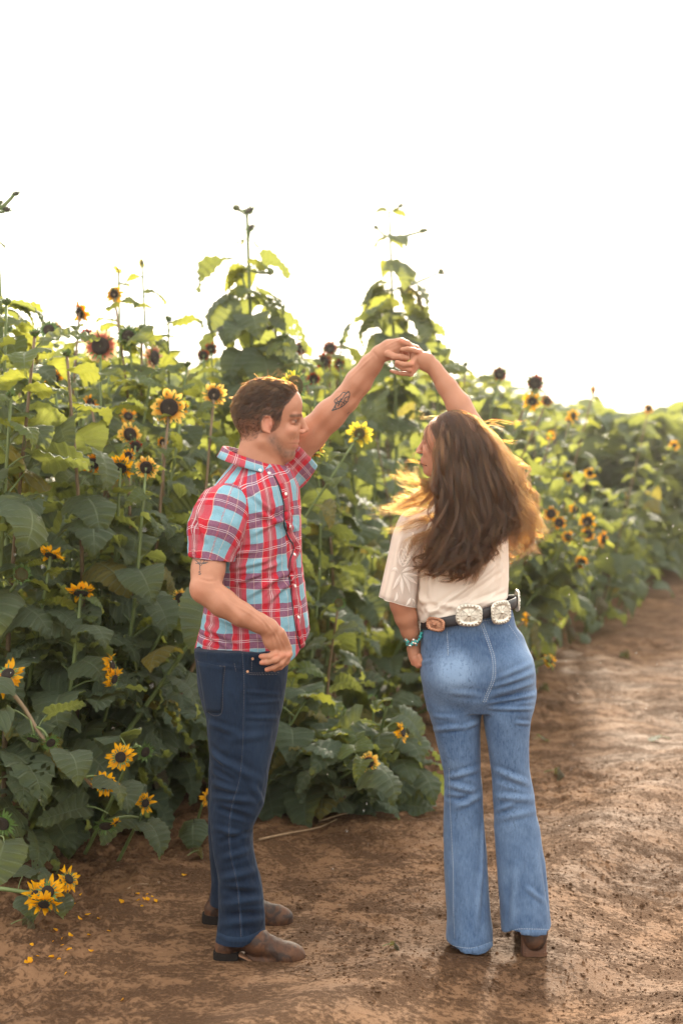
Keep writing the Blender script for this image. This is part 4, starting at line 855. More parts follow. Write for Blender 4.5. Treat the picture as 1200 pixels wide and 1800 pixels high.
def build_man_body():
    v = Vol((-0.52, 4.20, 0.03), (0.30, 4.95, 1.99), 0.0032)
    # skull, face, jaw (drawn in profile, the head looks along +X); o = lateral offset in metres
    def H(px, py, o=0.0): return P(px, py, 4.53)+np.array((0, o, 0))
    s = 1.812e-3
    v.ell(H(471, 716), (54*s, 0.076, 50*s), 0.01)
    v.ell(H(453, 728), (43*s, 0.073, 42*s), 0.02)
    v.ell(H(501, 712), (30*s, 0.062, 34*s), 0.02)
    v.ell(H(498, 753), (30*s, 0.054, 40*s), 0.02)
    v.ell(H(486, 768), (31*s, 0.054, 28*s), 0.015)
    for q in (-1, 1):
        v.cone(H(464, 776, q*0.050), H(504, 803, q*0.018), 0.020, 0.016, 0.02)
        v.ell(H(511, 757, q*0.036), (10*s, 0.020, 9*s), 0.012)
        v.cone(H(524, 729, q*0.010), H(517, 731, q*0.043), 0.0085, 0.008, 0.010)
        v.cone(H(522, 742, q*0.019), H(514, 743, q*0.048), 0.0105, 0.010, 0.007, 'cut')
    v.ell(H(506, 797), (13*s, 0.028, 13*s), 0.014)                     # chin
    v.ell(H(509, 778), (14*s, 0.034, 15*s), 0.012)                     # muzzle
    v.cone(H(528, 733), H(537, 755), 0.0075, 0.0105, 0.008)            # nose
    for q in (-1, 1): v.ell(H(531, 759, q*0.011), (5.5*s, 0.007, 4.2*s), 0.005)
    v.ell(H(535, 764, 0.0), (4*s, 0.004, 2.2*s), 0.003, 'cut')
    for q in (-1, 1):                                                    # lips, smiling corner pulled back
        v.cone(H(523, 775, 0), H(511, 773, q*0.028), 0.0050, 0.004, 0.005)
        v.cone(H(520.5, 784, 0), H(510, 777, q*0.027), 0.0058, 0.004, 0.006)
        v.cone(H(526, 779.5, 0), H(505, 775, q*0.030), 0.0016, 0.0016, 0.002, 'cut')
        v.ell(H(515.5, 741, q*0.031), (6.4*s, 0.0125, 6.2*s), 0.003)     # eye ball
        v.cone(H(521, 738, q*0.021), H(512.5, 739.5, q*0.043), 0.0042, 0.0035, 0.002)
        v.cone(H(519.5, 744.5, q*0.022), H(512, 744, q*0.042), 0.0034, 0.003, 0.002)
        v.ell(H(472, 747, q*0.079), (9*s, 0.006, 15*s), 0.006)           # ear
        e = [H(476, 762, q*.080), H(466, 757, q*.084), H(462, 744, q*.087), H(466, 733, q*.087), H(475, 732, q*.085), H(479, 740, q*.081)]
        v.chain(e, [.0045, .0045, .0045, .0045, .004, .0035], 0.003)
        v.ell(H(474, 746, q*0.089), (4.5*s, 0.007, 8*s), 0.003, 'cut')
        v.ell(H(478, 749, q*0.083), (3*s, 0.004, 4.5*s), 0.003)
    v.cone(H(458, 775), H(447, 835), 0.062, 0.070, 0.02, flat=(0, 1, 0), f=1.06)      # neck
    v.cone(H(478, 795), H(470, 835), 0.040, 0.045, 0.025)
    # trunk and legs under the clothes
    v.chain([P(440, 870, 4.55), P(440, 960, 4.55), P(440, 1120, 4.54)], [.085, .10, .10], 0.02)
    v.cone(P(430, 870, 4.45), P(440, 860, 4.64), 0.05, 0.05, 0.02)
    v.chain([P(430, 1150, 4.47), P(418, 1390, 4.43), P(422, 1600, 4.39)], [.065, .040, .03], 0.03)
    v.chain([P(430, 1150, 4.60), P(408, 1390, 4.64), P(404, 1560, 4.67)], [.065, .040, .03], 0.03)
    # near arm, hand thumbed into the pocket
    v.chain([P(392, 892, 4.41), P(374, 950, 4.35), P(366, 1000, 4.31), P(361, 1032, 4.28)], [.050, .050, .048, .046], 0.02)
    v.chain([P(361, 1036, 4.28), P(392, 1060, 4.265), P(425, 1080, 4.26), P(455, 1095, 4.265), P(474, 1105, 4.27)], [.045, .042, .036, .029, .0255], 0.012)
    v.chain([P(472, 1103, 4.27), P(482, 1122, 4.28), P(492, 1142, 4.295)], [.028, .034, .027], 0.012, flat=(0.25, -1, 0.05), f=1.75)
    v.cone(P(494, 1112, 4.275), P(507, 1140, 4.31), .012, .012, 0.012)
    hf = [([(484, 1150, 4.278), (474, 1153.5, 4.272), (465, 1154, 4.282), (459, 1154, 4.292)], .0102),
          ([(495, 1152, 4.283), (484, 1160, 4.270), (470, 1164, 4.275), (460, 1165, 4.290)], .0100),
          ([(504, 1153, 4.293), (494, 1166, 4.282), (480, 1174, 4.283), (469, 1177, 4.295)], .0096),
          ([(508, 1150, 4.305), (503, 1164, 4.302), (493, 1173, 4.303), (482, 1177, 4.312)], .0088)]
    for pts, r in hf:
        v.chain([P(*q) for q in pts], [r*1.1, r, r*.92, r*.8], 0.0035)
        v.ell(P(pts[0][0], pts[0][1]-1, pts[0][2]-.004), (.011, .010, .010), 0.006)
    # raised far arm
    v.chain([P(498, 812, 4.70), P(545, 764, 4.68), P(580, 729, 4.66), P(607, 703, 4.64)], [.060, .051, .047, .041], 0.02)
    v.chain([P(607, 703, 4.64), P(630, 671, 4.62), P(652, 641, 4.60), P(669, 621, 4.58)], [.041, .042, .034, .0265], 0.012)
    v.chain([P(667, 622, 4.58), P(684, 615, 4.57), P(700, 608, 4.565)], [.027, .032, .024], 0.010, flat=(0.1, 1, 0.1), f=1.45)
    v.cone(P(686, 607, 4.57), P(706, 600, 4.56), .013, .011, 0.008)
    for pts, r in [([(705, 600, 4.55), (716, 604, 4.55), (726, 614, 4.56), (730, 622, 4.575)], .0098),
                   ([(703, 601, 4.575), (714, 606, 4.585), (722, 618, 4.59), (724, 630, 4.59)], .0098),
                   ([(700, 606, 4.60), (709, 613, 4.61), (714, 624, 4.61), (712, 634, 4.60)], .0094),
                   ([(696, 612, 4.615), (702, 620, 4.625), (706, 630, 4.62), (703, 638, 4.61)], .0084),
                   ([(682, 622, 4.548), (693, 627, 4.536), (704, 627.5, 4.532), (716, 630, 4.536)], .0105)]:
        v.chain([P(*q) for q in pts], [r*1.15, r, r*.95, r*.8], 0.004)
    v.ell(P(455, 1000, DM), (.01, .01, .01), .01)
    V, F = v.mesh(); V = relax(V, F, 1, 0.4)
    N = vnormals(V, F); b = bvh_of(V, F); fl = []
    for pts, w_, h_ in [([(432, 1066), (455, 1082), (470, 1098), (485, 1118), (494, 1138)], .0030, .0014), ([(402, 1056), (440, 1080), (468, 1101)], .0030, .0011), ([(477, 1112), (484, 1146)], .003, .0016), ([(483, 1112), (495, 1146)], .003, .0016), ([(489, 1114), (504, 1144)], .003, .0014),
                        ([(374, 1012), (400, 1048), (440, 1090)], .010, -.0030), ([(352, 1018), (368, 1022), (384, 1020)], .004, -.0018), ([(464, 1092), (470, 1106), (468, 1116)], .004, -.0015), ([(548, 776), (575, 745), (606, 714)], .012, -.0035), ([(600, 716), (628, 694), (650, 662)], .010, -.0030),
                        ([(592, 690), (612, 690), (622, 700)], .004, -.0015), ([(612, 668), (640, 640), (660, 622)], .004, .0013), ([(655, 618), (663, 628), (668, 640)], .004, -.0018), ([(672, 612), (690, 602), (702, 598)], .0028, .0014), ([(672, 618), (688, 612), (702, 606)], .0028, -.0012)]:
        q, _ = project(b, pts, 3, 0)
        if len(q) > 2: fl.append((q, w_, h_))
    V = V+N*fold_field(V, fl)[:, None]; N = vnormals(V, F)
    # knuckle tendons and forearm relief
    V = V+N*(fbm(V, 60, 3, 5)*0.0004)[:, None]
    x, y = to_px(V); lat = V[:, 1]-4.53
    C = np.tile(SKIN, (len(V), 1))
    def paint(mask, c):
        nonlocal C
        mm = np.clip(mask, 0, 1)[:, None]; C = C*(1-mm)+np.array(c)*mm
    def g(cx, cy, rx, ry): return np.exp(-(((x-cx)/rx)**2+((y-cy)/ry)**2))
    hd = (x > 400) & (x < 548) & (y < 832) & (y > 640) & (np.abs(lat) < 0.12)
    nz = fbm(V, 160, 3, 9)
    # stubble along jaw, chin and lip
    jaw = np.minimum(seg_dist(np.stack([x, y, 0*x], 1), np.array((478, 772, 0)), np.array((502, 800, 0)))[0], seg_dist(np.stack([x, y, 0*x], 1), np.array((502, 800, 0)), np.array((518, 796, 0)))[0])
    paint(hd*np.clip(1.25-jaw/11, 0, 1)*(0.78+0.28*nz), (0.10, 0.055, 0.036))
    mu = seg_dist(np.stack([x, y, 0*x], 1), np.array((512, 772, 0)), np.array((531, 768, 0)))[0]
    paint(hd*np.clip(1.2-mu/3.5, 0, 1)*(0.45+0.3*nz), (0.20, 0.10, 0.06))
    paint(hd*g(523, 775, 7, 2.2)*0.7, (0.42, 0.15, 0.12)); paint(hd*g(520, 784, 6, 2.6)*0.7, (0.45, 0.17, 0.14))
    paint(hd*g(516, 779, 8, 1.0)*0.8, (0.16, 0.06, 0.05))
    bd = seg_dist(np.stack([x, y, 0*x], 1), np.array((511, 731, 0)), np.array((531, 730, 0)))[0]
    paint(hd*(np.abs(lat) > .008)*np.clip(1.5-bd/2.6, 0, 1)*(0.85+0.2*nz), (0.085, 0.05, 0.034))
    paint(hd*(np.abs(lat) > .015)*g(521, 741, 2.8, 2.8)*1.3, (0.04, 0.028, 0.024)); paint(hd*(np.abs(lat) > .02)*g(517, 738.5, 6, 1.4)*0.9, (0.10, 0.06, 0.045))  # dark eye; shade of the lid crease painted into the skin colour
    paint(hd*(np.abs(lat) > .02)*g(516, 742, 2.2, 1.2)*0.6, (0.50, 0.42, 0.38))
    paint(hd*g(472, 747, 10, 16)*0.45, (0.62, 0.25, 0.18)); paint(hd*g(534, 757, 8, 7)*0.4, (0.62, 0.28, 0.21)); paint(hd*g(508, 757, 12, 9)*0.3, (0.64, 0.32, 0.24))
    paint(hd*g(476, 748, 3.5, 5)*0.7, (0.22, 0.08, 0.06))  # ear hollow darkened in the skin colour to stand for shade
    # scalp under the hair
    hx = np.interp(y, [655, 682, 695, 705, 713, 722, 735, 748, 757, 762, 775, 790], [531, 528, 519, 511, 503, 498, 496, 493, 484, 458, 448, 436])
    hair = hd & (x < hx-1) & (y < 776) & (V[:, 2] > 1.60) & ~((((x-471)/12)**2+((y-748)/18)**2 < 1) & (np.abs(lat) > .06))
    paint(hair*1.0*np.clip((785-y)/30, 0, 1)*np.clip(.66+(745-y)/60, .55, .92), (0.070, 0.046, 0.034))
    # knuckles and elbow redder
    for q in [(484, 1152), (496, 1153), (507, 1151), (459, 1154), (460, 1166), (468, 1178), (706, 598)]: paint((y < 1200)*g(q[0], q[1], 6, 5)*0.45, (0.64, 0.26, 0.18))
    paint(g(343, 1045, 14, 18)*0.3*(V[:, 1] < 4.4), (0.60, 0.27, 0.19))
    me = mesh_np('body', V, F, [M_SKIN], True, None, C)
    return V, F, N, me, hair

mV, mF, mN, me, m_hair_mask = build_man_body()
part('body', me, man)
m_bvh = bvh_of(mV, mF)

M_INK = simple('tattoo_ink', (0.045, 0.05, 0.055), 0.6)
g = Geo()
ink = [[(583, 722), (590, 712), (588, 704), (596, 697)], [(583, 722), (594, 718), (603, 713), (612, 704)], [(590, 708), (600, 703), (606, 694), (613, 688)], [(597, 697), (603, 690), (610, 692)],
       [(594, 714), (598, 706), (604, 708)], [(604, 710), (606, 700), (612, 697)], [(587, 716), (592, 709), (597, 711)], [(599, 716), (601, 709)], [(606, 704), (609, 707)], [(586, 720), (590, 719), (589, 715)],
       [(608, 692), (613, 688), (614, 695), (611, 703)], [(592, 702), (595, 707), (600, 700)], [(614, 724), (610, 727)]]
for q in ink: ribbon(g, m_bvh, q, 0.0032, 0.0006, 1.5)
for q in [[(343, 984), (352, 990), (366, 988)], [(353, 984), (351.5, 996), (352, 1003)], [(346, 986), (352, 994)], [(360, 985), (353, 995)], [(344, 990), (349, 991)], [(357, 991), (363, 990)],
          [(353, 1005), (350, 1004.5), (350.5, 1007), (353, 1007.5), (352.5, 1010), (349.5, 1009.5)]]:
    ribbon(g, m_bvh, q, 0.0022, 0.0006, 1.5)
part('tattoo', g.build('tattoo', [M_INK], False), man)['kind'] = 'stuff'

# --- shirt
M_PLAID = plaid_mat()
PSI = math.radians(-17)
def ell_half(w, a, psi): return math.sqrt(max(w*w-(a*math.sin(psi))**2, 1e-4))/math.cos(psi)
def loft_rows(rows, psi, d0):
    out = []
    for r in rows:
        py, xl, xr, a = r[:4]; d = r[4] if len(r) > 4 else d0
        A, B = W(xl, py, d), W(xr, py, d); w = (B[0]-A[0])/2
        out.append((A[2], (A[0]+B[0])/2, d, ell_half(w, a, psi), a))
    return out
rows = loft_rows([(804, 416, 486, .055), (814, 408, 497, .070), (824, 400, 508, .088), (836, 391, 516, .118), (850, 382, 521, .152), (866, 374, 523, .18), (885, 367, 524, .196), (920, 362, 525, .203), (960, 364, 526, .198),
                  (1000, 368, 528, .19), (1040, 367, 531, .182), (1075, 362, 536, .18), (1100, 357, 540, .182), (1125, 350, 541, .186), (1158, 343, 541, .19)], PSI, DM)
sv = Vol((-0.56, 4.22, 0.90), (0.02, 4.98, 1.62), 0.0035)
sv.loft(rows, 0.02, PSI, 2.3)
def shirt_hem(X, Y, Z):       # the tail rises towards the front opening and the side seam
    px = 600+FOC*X/Y
    hz = W(0, 1, DM)[2]*0+np.interp(np.clip(px, 330, 560).ravel(), [340, 352, 380, 400, 440, 480, 508, 522, 532, 545], [1140, 1145, 1147, 1149, 1152, 1154, 1154, 1144, 1128, 1108]).reshape(px.shape)
    return Z-(CAM_H-(hz-800)*DM/FOC*0.9992)
sv.cut_fn((-0.56, 4.22, 0.88), (0.02, 4.98, 1.10), shirt_hem, 0.002)
VS, FS = sv.mesh(); VS = relax(VS, FS, 2)
def P3(px, py, d): return W(px, py, d)
folds = []
def fold_px(p0, p1, w, h, bvh):
    a, _ = project(bvh, [p0, p1], 4, 0)
    if len(a) >= 2: folds.append((a, w, h*1.5))
sb = bvh_of(VS, FS); folds = []
for p0, p1, w, h in [((400, 1000), (470, 985), .008, .006), ((405, 1030), (500, 985), .008, .006), ((420, 1015), (480, 1000), .006, -.005), ((430, 1050), (515, 1000), .009, .006), ((395, 975), (450, 968), .008, .005),
                     ((450, 900), (520, 930), .009, .006), ((440, 940), (520, 900), .008, .005), ((470, 1060), (520, 1010), .008, .006), ((500, 960), (505, 1100), .012, .006), ((515, 920), (522, 1000), .006, -.006),
                     ((480, 880), (515, 960), .008, .005), ((430, 860), (480, 900), .007, .004), ((360, 1100), (420, 1130), .010, .007), ((350, 1115), (400, 1145), .007, -.005), ((380, 1085), (450, 1110), .008, .005),
                     ((520, 1050), (535, 1120), .010, .006), ((445, 1120), (500, 1125), .008, .004), ((400, 850), (430, 900), .008, -.005), ((412, 880), (420, 960), .006, -.006)]:
    fold_px(p0, p1, w, h, sb)
def cloth_disp(V, F, folds, amp=1.0, seed=1, stretch=(1, 1, 1), sc=9):
    N = vnormals(V, F)
    r = fold_field(V, folds)
    q = V*np.array(stretch)
    n1 = fbm(q, sc, 3, seed); n2 = 1-np.abs(fbm(q, sc*2.1, 3, seed+5))*1.6
    return V+N*(r+amp*(n1*0.004+n2*0.0022))[:, None]
VS = cloth_disp(VS, FS, folds, 1.0, 3, (1, 1, .8), 10)
# cloth coordinates: around and up the trunk; the front panel lines drop towards the placket, shoulders bend
cx = -0.285; ang = np.arctan2(VS[:, 1]-DM, (VS[:, 0]-cx)*1.25)
wobx, woby = fbm(VS, 6, 3, 21)*0.011, fbm(VS, 6, 3, 31)*0.011
rad = 0.172
uvS = np.stack([ang*rad+wobx+0.045-0.16*np.maximum(VS[:, 2]-1.40, 0)*np.sign(ang), VS[:, 2]+woby-0.28*(VS[:, 0]-cx)*np.clip((VS[:, 2]-1.15)/0.3, 0, 1)-0.35*np.maximum(VS[:, 2]-1.42, 0)], 1)
shirt = part('shirt', mesh_np('shirt', VS, FS, [M_PLAID], True, uvS), man)
s_bvh = bvh_of(VS, FS)
def sleeve(pts, radii, flat=None, f=1.0, seed=0, u0=0.0, v0=0.0, amp=1.0, name='sleeve', ext=None, hem=None, folds=[]):
    pts = [P(*q) for q in pts]; A = np.array(pts); m = max(radii)+0.03
    v = Vol(A.min(0)-m, A.max(0)+m, 0.0032)
    v.chain(pts, radii, 0.03, flat=flat, f=f)
    if ext: 
        for e in ext: v.ell(P(*e[0]), e[1], 0.03)
    hp, hn = P(*hem[0]), np.array(hem[1], float); hn /= np.linalg.norm(hn)
    v.cut_fn(A.min(0)-m, A.max(0)+m, lambda X, Y, Z: -((X-hp[0])*hn[0]+(Y-hp[1])*hn[1]+(Z-hp[2])*hn[2]), 0.002)
    # hollow the cuff so that it reads as cloth round an arm
    a, b = A[-2], A[-1]; r = radii[-1]-0.006; d = (b-a)/np.linalg.norm(b-a)
    v.cone(hp-d*0.03, hp+d*0.08, r, r, 0.002, 'cut', flat, f)
    V, F = v.mesh(); V = relax(V, F, 2)
    V = cloth_disp(V, F, folds, amp, seed, (1, 1, 1), 11)
    ax = (A[-1]-A[0]); ax /= np.linalg.norm(ax); e1 = np.cross(ax, (0, 1, 0)); e1 /= np.linalg.norm(e1); e2 = np.cross(ax, e1)
    q = V-A[0]; an = np.arctan2(q@e1, q@(-e2))
    uv = np.stack([an*0.075+u0+fbm(V, 8, 2, seed)*.005, q@ax+v0+fbm(V, 8, 2, seed+3)*.005], 1)
    return V, F, uv
V, F, uv = sleeve([(405, 880, 4.42), (393, 898, 4.38), (382, 930, 4.355), (371, 985, 4.335)], [.054, .075, .079, .0725], seed=8, u0=0.035, v0=0.02, hem=((0, 0, 0), (0, 0, 1)) if False else ((370, 982, 4.335), (-0.17, 0, -1)),
                  folds=[(P(345, 905, 4.30), P(352, 940, 4.29), .010, -.012), (P(350, 900, 4.30), P(362, 950, 4.27), .008, .008), (P(395, 890, 4.30), P(420, 960, 4.31), .010, -.006), (P(340, 925, 4.32), P(352, 955, 4.30), .007, .006)])
part('sleeve', mesh_np('sleeve', V, F, [M_PLAID], True, uv), man)
sl_bvh = bvh_of(V, F)
V, F, uv = sleeve([(486, 838, 4.66), (503, 818, 4.70), (522, 796, 4.69), (536, 778, 4.685)], [.075, .080, .072, .066], seed=12, u0=0.062, v0=0.085, hem=((529, 787, 4.69), (0.70, 0, 0.62)))
part('sleeve', mesh_np('sleeve', V, F, [M_PLAID], True, uv), man)

def shell(rings, thick=0.0015, closed=False):
    """surface through rows of points (rows, cols, 3) with thickness"""
    R = np.array(rings); r, c = R.shape[:2]; V = R.reshape(-1, 3); F = []
    cc = c if closed else c-1
    for i in range(r-1):
        for j in range(cc): k = (j+1) % c; F.append((i*c+j, i*c+k, (i+1)*c+k, (i+1)*c+j))
    F = np.array(F); N = vnormals(V, F); n = len(V)
    F2 = np.vstack([F, F[:, ::-1]+n]); E = []
    for j in range(cc):
        k = (j+1) % c; E += [(k, j, j+n, k+n), ((r-1)*c+j, (r-1)*c+k, (r-1)*c+k+n, (r-1)*c+j+n)]
    if not closed:
        for i in range(r-1): E += [(i*c, (i+1)*c, (i+1)*c+n, i*c+n), ((i+1)*c+c-1, i*c+c-1, i*c+c-1+n, (i+1)*c+c-1+n)]
    return np.vstack([V, V-N*thick]), np.vstack([F2, np.array(E)])
# collar: a standing band that folds over and falls to two points
th = np.radians(np.linspace(14, 346, 90)); psi = PSI
def ring(c, ax, ay, drop, th, extra=0):
    fx, fy = math.cos(psi), math.sin(psi)
    x = np.cos(th)*ax; y = np.sin(th)*ay
    return np.stack([c[0]+x*fx-y*fy, c[1]+x*fy+y*fx, c[2]-drop*np.cos(th)-0.012*np.cos(2*th)*0+extra], 1)
C0 = P(441, 806, 4.54)
tip = np.exp(-((th-np.radians(20))/0.30)**2)+np.exp(-((th-np.radians(340))/0.30)**2)
r0 = ring(C0, .082, .072, .033, th, -0.018*np.ones(len(th))); r1 = ring(C0, .084, .074, .031, th, 0.006*np.ones(len(th))); r2 = ring(C0, .090, .080, .031, th, 0.008*np.ones(len(th)))
r3 = ring(C0, .100, .091, .030, th, -0.010-0.008*tip); r4 = ring(C0, .108, .101, .032, th, -0.024-0.020*tip)
V, F = shell([r0, r1, r2, r3, r4], 0.002)
u = np.tile(np.concatenate([np.tile(th*0.09+0.01, 5)]), 2); vv = np.tile(np.repeat([0.086, .062, .058, .04, .018], len(th)), 2)
me = mesh_np('collar', V, F, [M_PLAID], True, np.stack([u, vv], 1))
collar = part('collar', me, man)
c_bvh = bvh_of(V, F)
M_DARK = simple('painted_placket_shadow', (0.02, 0.025, 0.04), 0.9)
M_BUTTON = simple('pearl_button', (0.75, 0.72, 0.70), 0.25)
# placket flap down the front
g = Geo()
pk = [(481, 836), (489, 852), (497, 880), (499, 905), (500, 925), (507, 945), (516, 962), (509, 985), (508, 1010), (511, 1040), (515, 1075), (520, 1110), (527, 1140)]
ribbon(g, s_bvh, pk, 0.005, 0.0012, 3, 0)  # dark ribbon standing in for the shade in the placket gap
pk2 = [(x+9 if y > 850 else x+6, y) for x, y in pk]
part('placket_shadow_strip', g.build('placket_shadow_strip', [M_DARK]), shirt)
g = Geo(); Pp, Np = project(s_bvh, [(x+5.5, y) for x, y in pk], 4, .0015)
if len(Pp) > 4:
    T = np.gradient(Pp, axis=0); S = np.cross(T, Np); S /= np.linalg.norm(S, axis=1, keepdims=True); w = 0.013
    L = [Pp+S*w*k+Np*(0.0035*(1-k*k)) for k in (-1, -.5, 0, .5, 1)]
    V, F = shell(L, 0.002); uvp = np.stack([np.tile(np.repeat([0, .007, .013, .02, .026], len(Pp)), 2)+0.08, np.tile(np.tile(Pp[:, 2], 5), 2)], 1)
    part('placket', mesh_np('placket', V, F, [M_PLAID], True, uvp), shirt); p_bvh = bvh_of(V, F)
def button(bvh, px, py, r, root, m, name='button'):
    a, nn = project(bvh, [(px, py), (px+1, py)], 1, 0.001)
    if len(a) == 0: return
    g = Geo(); N = Vector(nn[0]); q = N.to_track_quat('Z', 'Y'); prof = [(0, .0018), (r*.35, .0012), (r*.5, .0018), (r*.85, .0022), (r, .0012), (r, 0)]
    V = []; k = 12
    for rr, z in prof:
        for j in range(k): V.append(np.array(q @ Vector((rr*math.cos(j*2*math.pi/k), rr*math.sin(j*2*math.pi/k), z)))+a[0])
    F = [(i*k+j, i*k+(j+1) % k, (i+1)*k+(j+1) % k, (i+1)*k+j) for i in range(len(prof)-1) for j in range(k)]
    g.add(V, F); part(name, g.build(name, [m]), root)
button(c_bvh, 457, 827, .0055, collar, M_BUTTON); button(s_bvh, 473, 832, .0055, shirt, M_BUTTON)
for q in [(497, 868), (504, 925), (512, 975), (513, 1030), (519, 1085)]: button(p_bvh, q[0]+5, q[1], .0055, shirt, M_BUTTON)

# --- jeans
M_JEANS = denim_mat('dark_denim', (0.003, 0.007, 0.018), (0.019, 0.036, 0.070), 0, .12)
def jeans(name, boxlo, boxhi, lofts, extra, folds_px, mat_, root, cut=None, h=0.0038, amp=1.0, seed=0, fades=(), sc=9, fk=1.0):
    v = Vol(boxlo, boxhi, h)
    for rows, k, rot in lofts: v.loft(rows, k, rot, 2.15)
    for e in extra: v.ell(*e)
    if cut: cut(v)
    V, F = v.mesh(); V = relax(V, F, 2)
    b = bvh_of(V, F); fl = []
    for p0, p1, w, hh in folds_px:
        a, _ = project(b, [p0, p1], 4, 0)
        if len(a) >= 2 and np.linalg.norm(a[0]-a[-1]) < 0.4: fl.append((a, w, hh*fk))
    V0 = V; V = cloth_disp(V, F, fl, amp, seed, (1, 1, .6), sc)
    N = vnormals(V0, F); dsp = ((V-V0)*N).sum(1)
    x, y = to_px(V); C = np.zeros((len(V), 3)); C[:, 1] = 1.0
    C[:, 0] = 0.30+np.clip(dsp*30, -0.25, 0.3)
    for cx_, cy_, rx_, ry_, a_ in fades: C[:, 0] += a_*np.exp(-(((x-cx_)/rx_)**2+((y-cy_)/ry_)**2))
    me = mesh_np(name, V, F, [mat_], True, None, C)
    return V, F, part(name, me, root)
near = loft_rows([(1140, 345, 505, .105), (1187, 351, 504, .11), (1253, 366, 492, .105), (1320, 372, 481, .093), (1387, 372, 467, .083), (1414, 372, 464, .080), (1442, 374, 444, .074), (1500, 382, 449, .070),
                  (1540, 387, 461, .070), (1590, 389, 465, .072), (1625, 385, 467, .074), (1656, 382, 468, .077)], math.radians(-8), 4.45)
near = [(z, x, d-(1.2-z)*0.065, a, b) for z, x, d, a, b in near]
far = loft_rows([(1140, 346, 500, .105), (1200, 352, 495, .105), (1260, 364, 485, .10), (1320, 368, 472, .09), (1387, 365, 455, .08), (1440, 363, 440, .072), (1500, 364, 442, .068), (1560, 368, 448, .07), (1598, 366, 452, .075)], math.radians(-8), 4.63)
far = [(z, x, d+(1.2-z)*0.05, a, b) for z, x, d, a, b in far]
def mcut(v):
    v.cut_fn((-0.5, 4.2, 0.0), (0.1, 4.56, 0.16), lambda X, Y, Z: Z-(W(0, 1650, 4.40)[2]+0.012*np.sin((X+0.30)*22)+0.16*np.maximum(X+0.335, 0)**1.0*1.3), 0.002)
    for c, z in (((-0.305, 4.42), 0.06), ):
        pass
man_folds = [((372, 1318), (400, 1345), .010, .008), ((380, 1330), (455, 1372), .012, .007), ((376, 1350), (415, 1372), .008, -.007), ((375, 1400), (450, 1408), .010, .008), ((385, 1420), (440, 1438), .009, -.008),
             ((372, 1375), (420, 1392), .010, .007), ((440, 1375), (462, 1412), .010, .006), ((378, 1455), (430, 1470), .009, .006), ((385, 1480), (440, 1462), .008, -.005), ((390, 1510), (450, 1490), .010, .006),
             ((388, 1545), (455, 1530), .012, .008), ((392, 1565), (450, 1570), .010, -.008), ((390, 1590), (462, 1580), .012, .009), ((395, 1608), (460, 1605), .009, -.008), ((388, 1625), (465, 1618), .010, .006),
             ((425, 1215), (490, 1220), .006, .003), ((435, 1235), (492, 1232), .006, .003), ((432, 1260), (488, 1262), .007, .004), ((345, 1165), (430, 1175), .006, .002), ((368, 1270), (420, 1290), .010, .005), ((400, 1300), (470, 1290), .012, .004)]
VJ, FJ, mj = jeans('jeans', (-0.54, 4.22, 0.05), (0.0, 4.85, 1.13), [(near, 0.03, 0), (far, 0.03, 0)], [(P(397, 1205, 4.52), (.078, .13, .10), .04)], man_folds, M_JEANS, man, mcut, 0.0036, 1.1, 40,
                   [(455, 1290, 28, 60, .28), (455, 1375, 20, 40, .22), (385, 1200, 26, 50, .12), (430, 1500, 40, 60, .1), (425, 1648, 45, 6, .25)])
j_bvh = bvh_of(VJ, FJ)
M_THREAD = simple('grey_tan_thread', (0.085, 0.075, 0.080), 0.8); M_RIVET = simple('copper_rivet', (0.50, 0.27, 0.16), 0.35, 1.0)
g = Geo()
st = [[(345, 1158), (352, 1164), (368, 1169), (396, 1171)], [(396, 1171), (392, 1210), (389, 1254), (366, 1251), (350, 1205), (344, 1160)], [(347, 1162), (368, 1173), (393, 1174.5)],
      [(426, 1148), (429, 1200), (428, 1260), (427, 1310), (421, 1370), (408, 1415), (403, 1455), (405, 1500), (416, 1550), (421, 1600), (424, 1650)],
      [(432, 1181), (450, 1183), (490, 1182)], [(432, 1184), (450, 1186), (488, 1185)], [(443, 1160), (442, 1180)], [(384, 1641), (405, 1649), (435, 1648), (468, 1630)], [(412, 1166), (415, 1180)]]
for q in st: ribbon(g, j_bvh, q, 0.0016, 0.0008, 1.2, 0, (3, 2))
part('seam_stitching', g.build('seam_stitching', [M_THREAD]), mj)['kind'] = 'stuff'
g = Geo()
for q in [[(384, 1643), (405, 1651), (435, 1650), (469, 1632)]]: ribbon(g, j_bvh, q, 0.016, 0.0012, 2)
ribbon(g, j_bvh, [(428, 1150), (430.5, 1200), (429.5, 1260), (428.5, 1310), (422.5, 1370), (409.5, 1415), (404.5, 1455), (406.5, 1500), (417.5, 1550), (422.5, 1600), (425.5, 1645)], 0.006, 0.0008, 3)
me = g.build('hem', [M_JEANS]); ca = me.color_attributes.new('tint', 'FLOAT_COLOR', 'POINT'); ca.data.foreach_set('color', np.tile((0.65, 1, 0, 1), len(me.vertices)).astype(np.float32)); part('hem', me, mj)
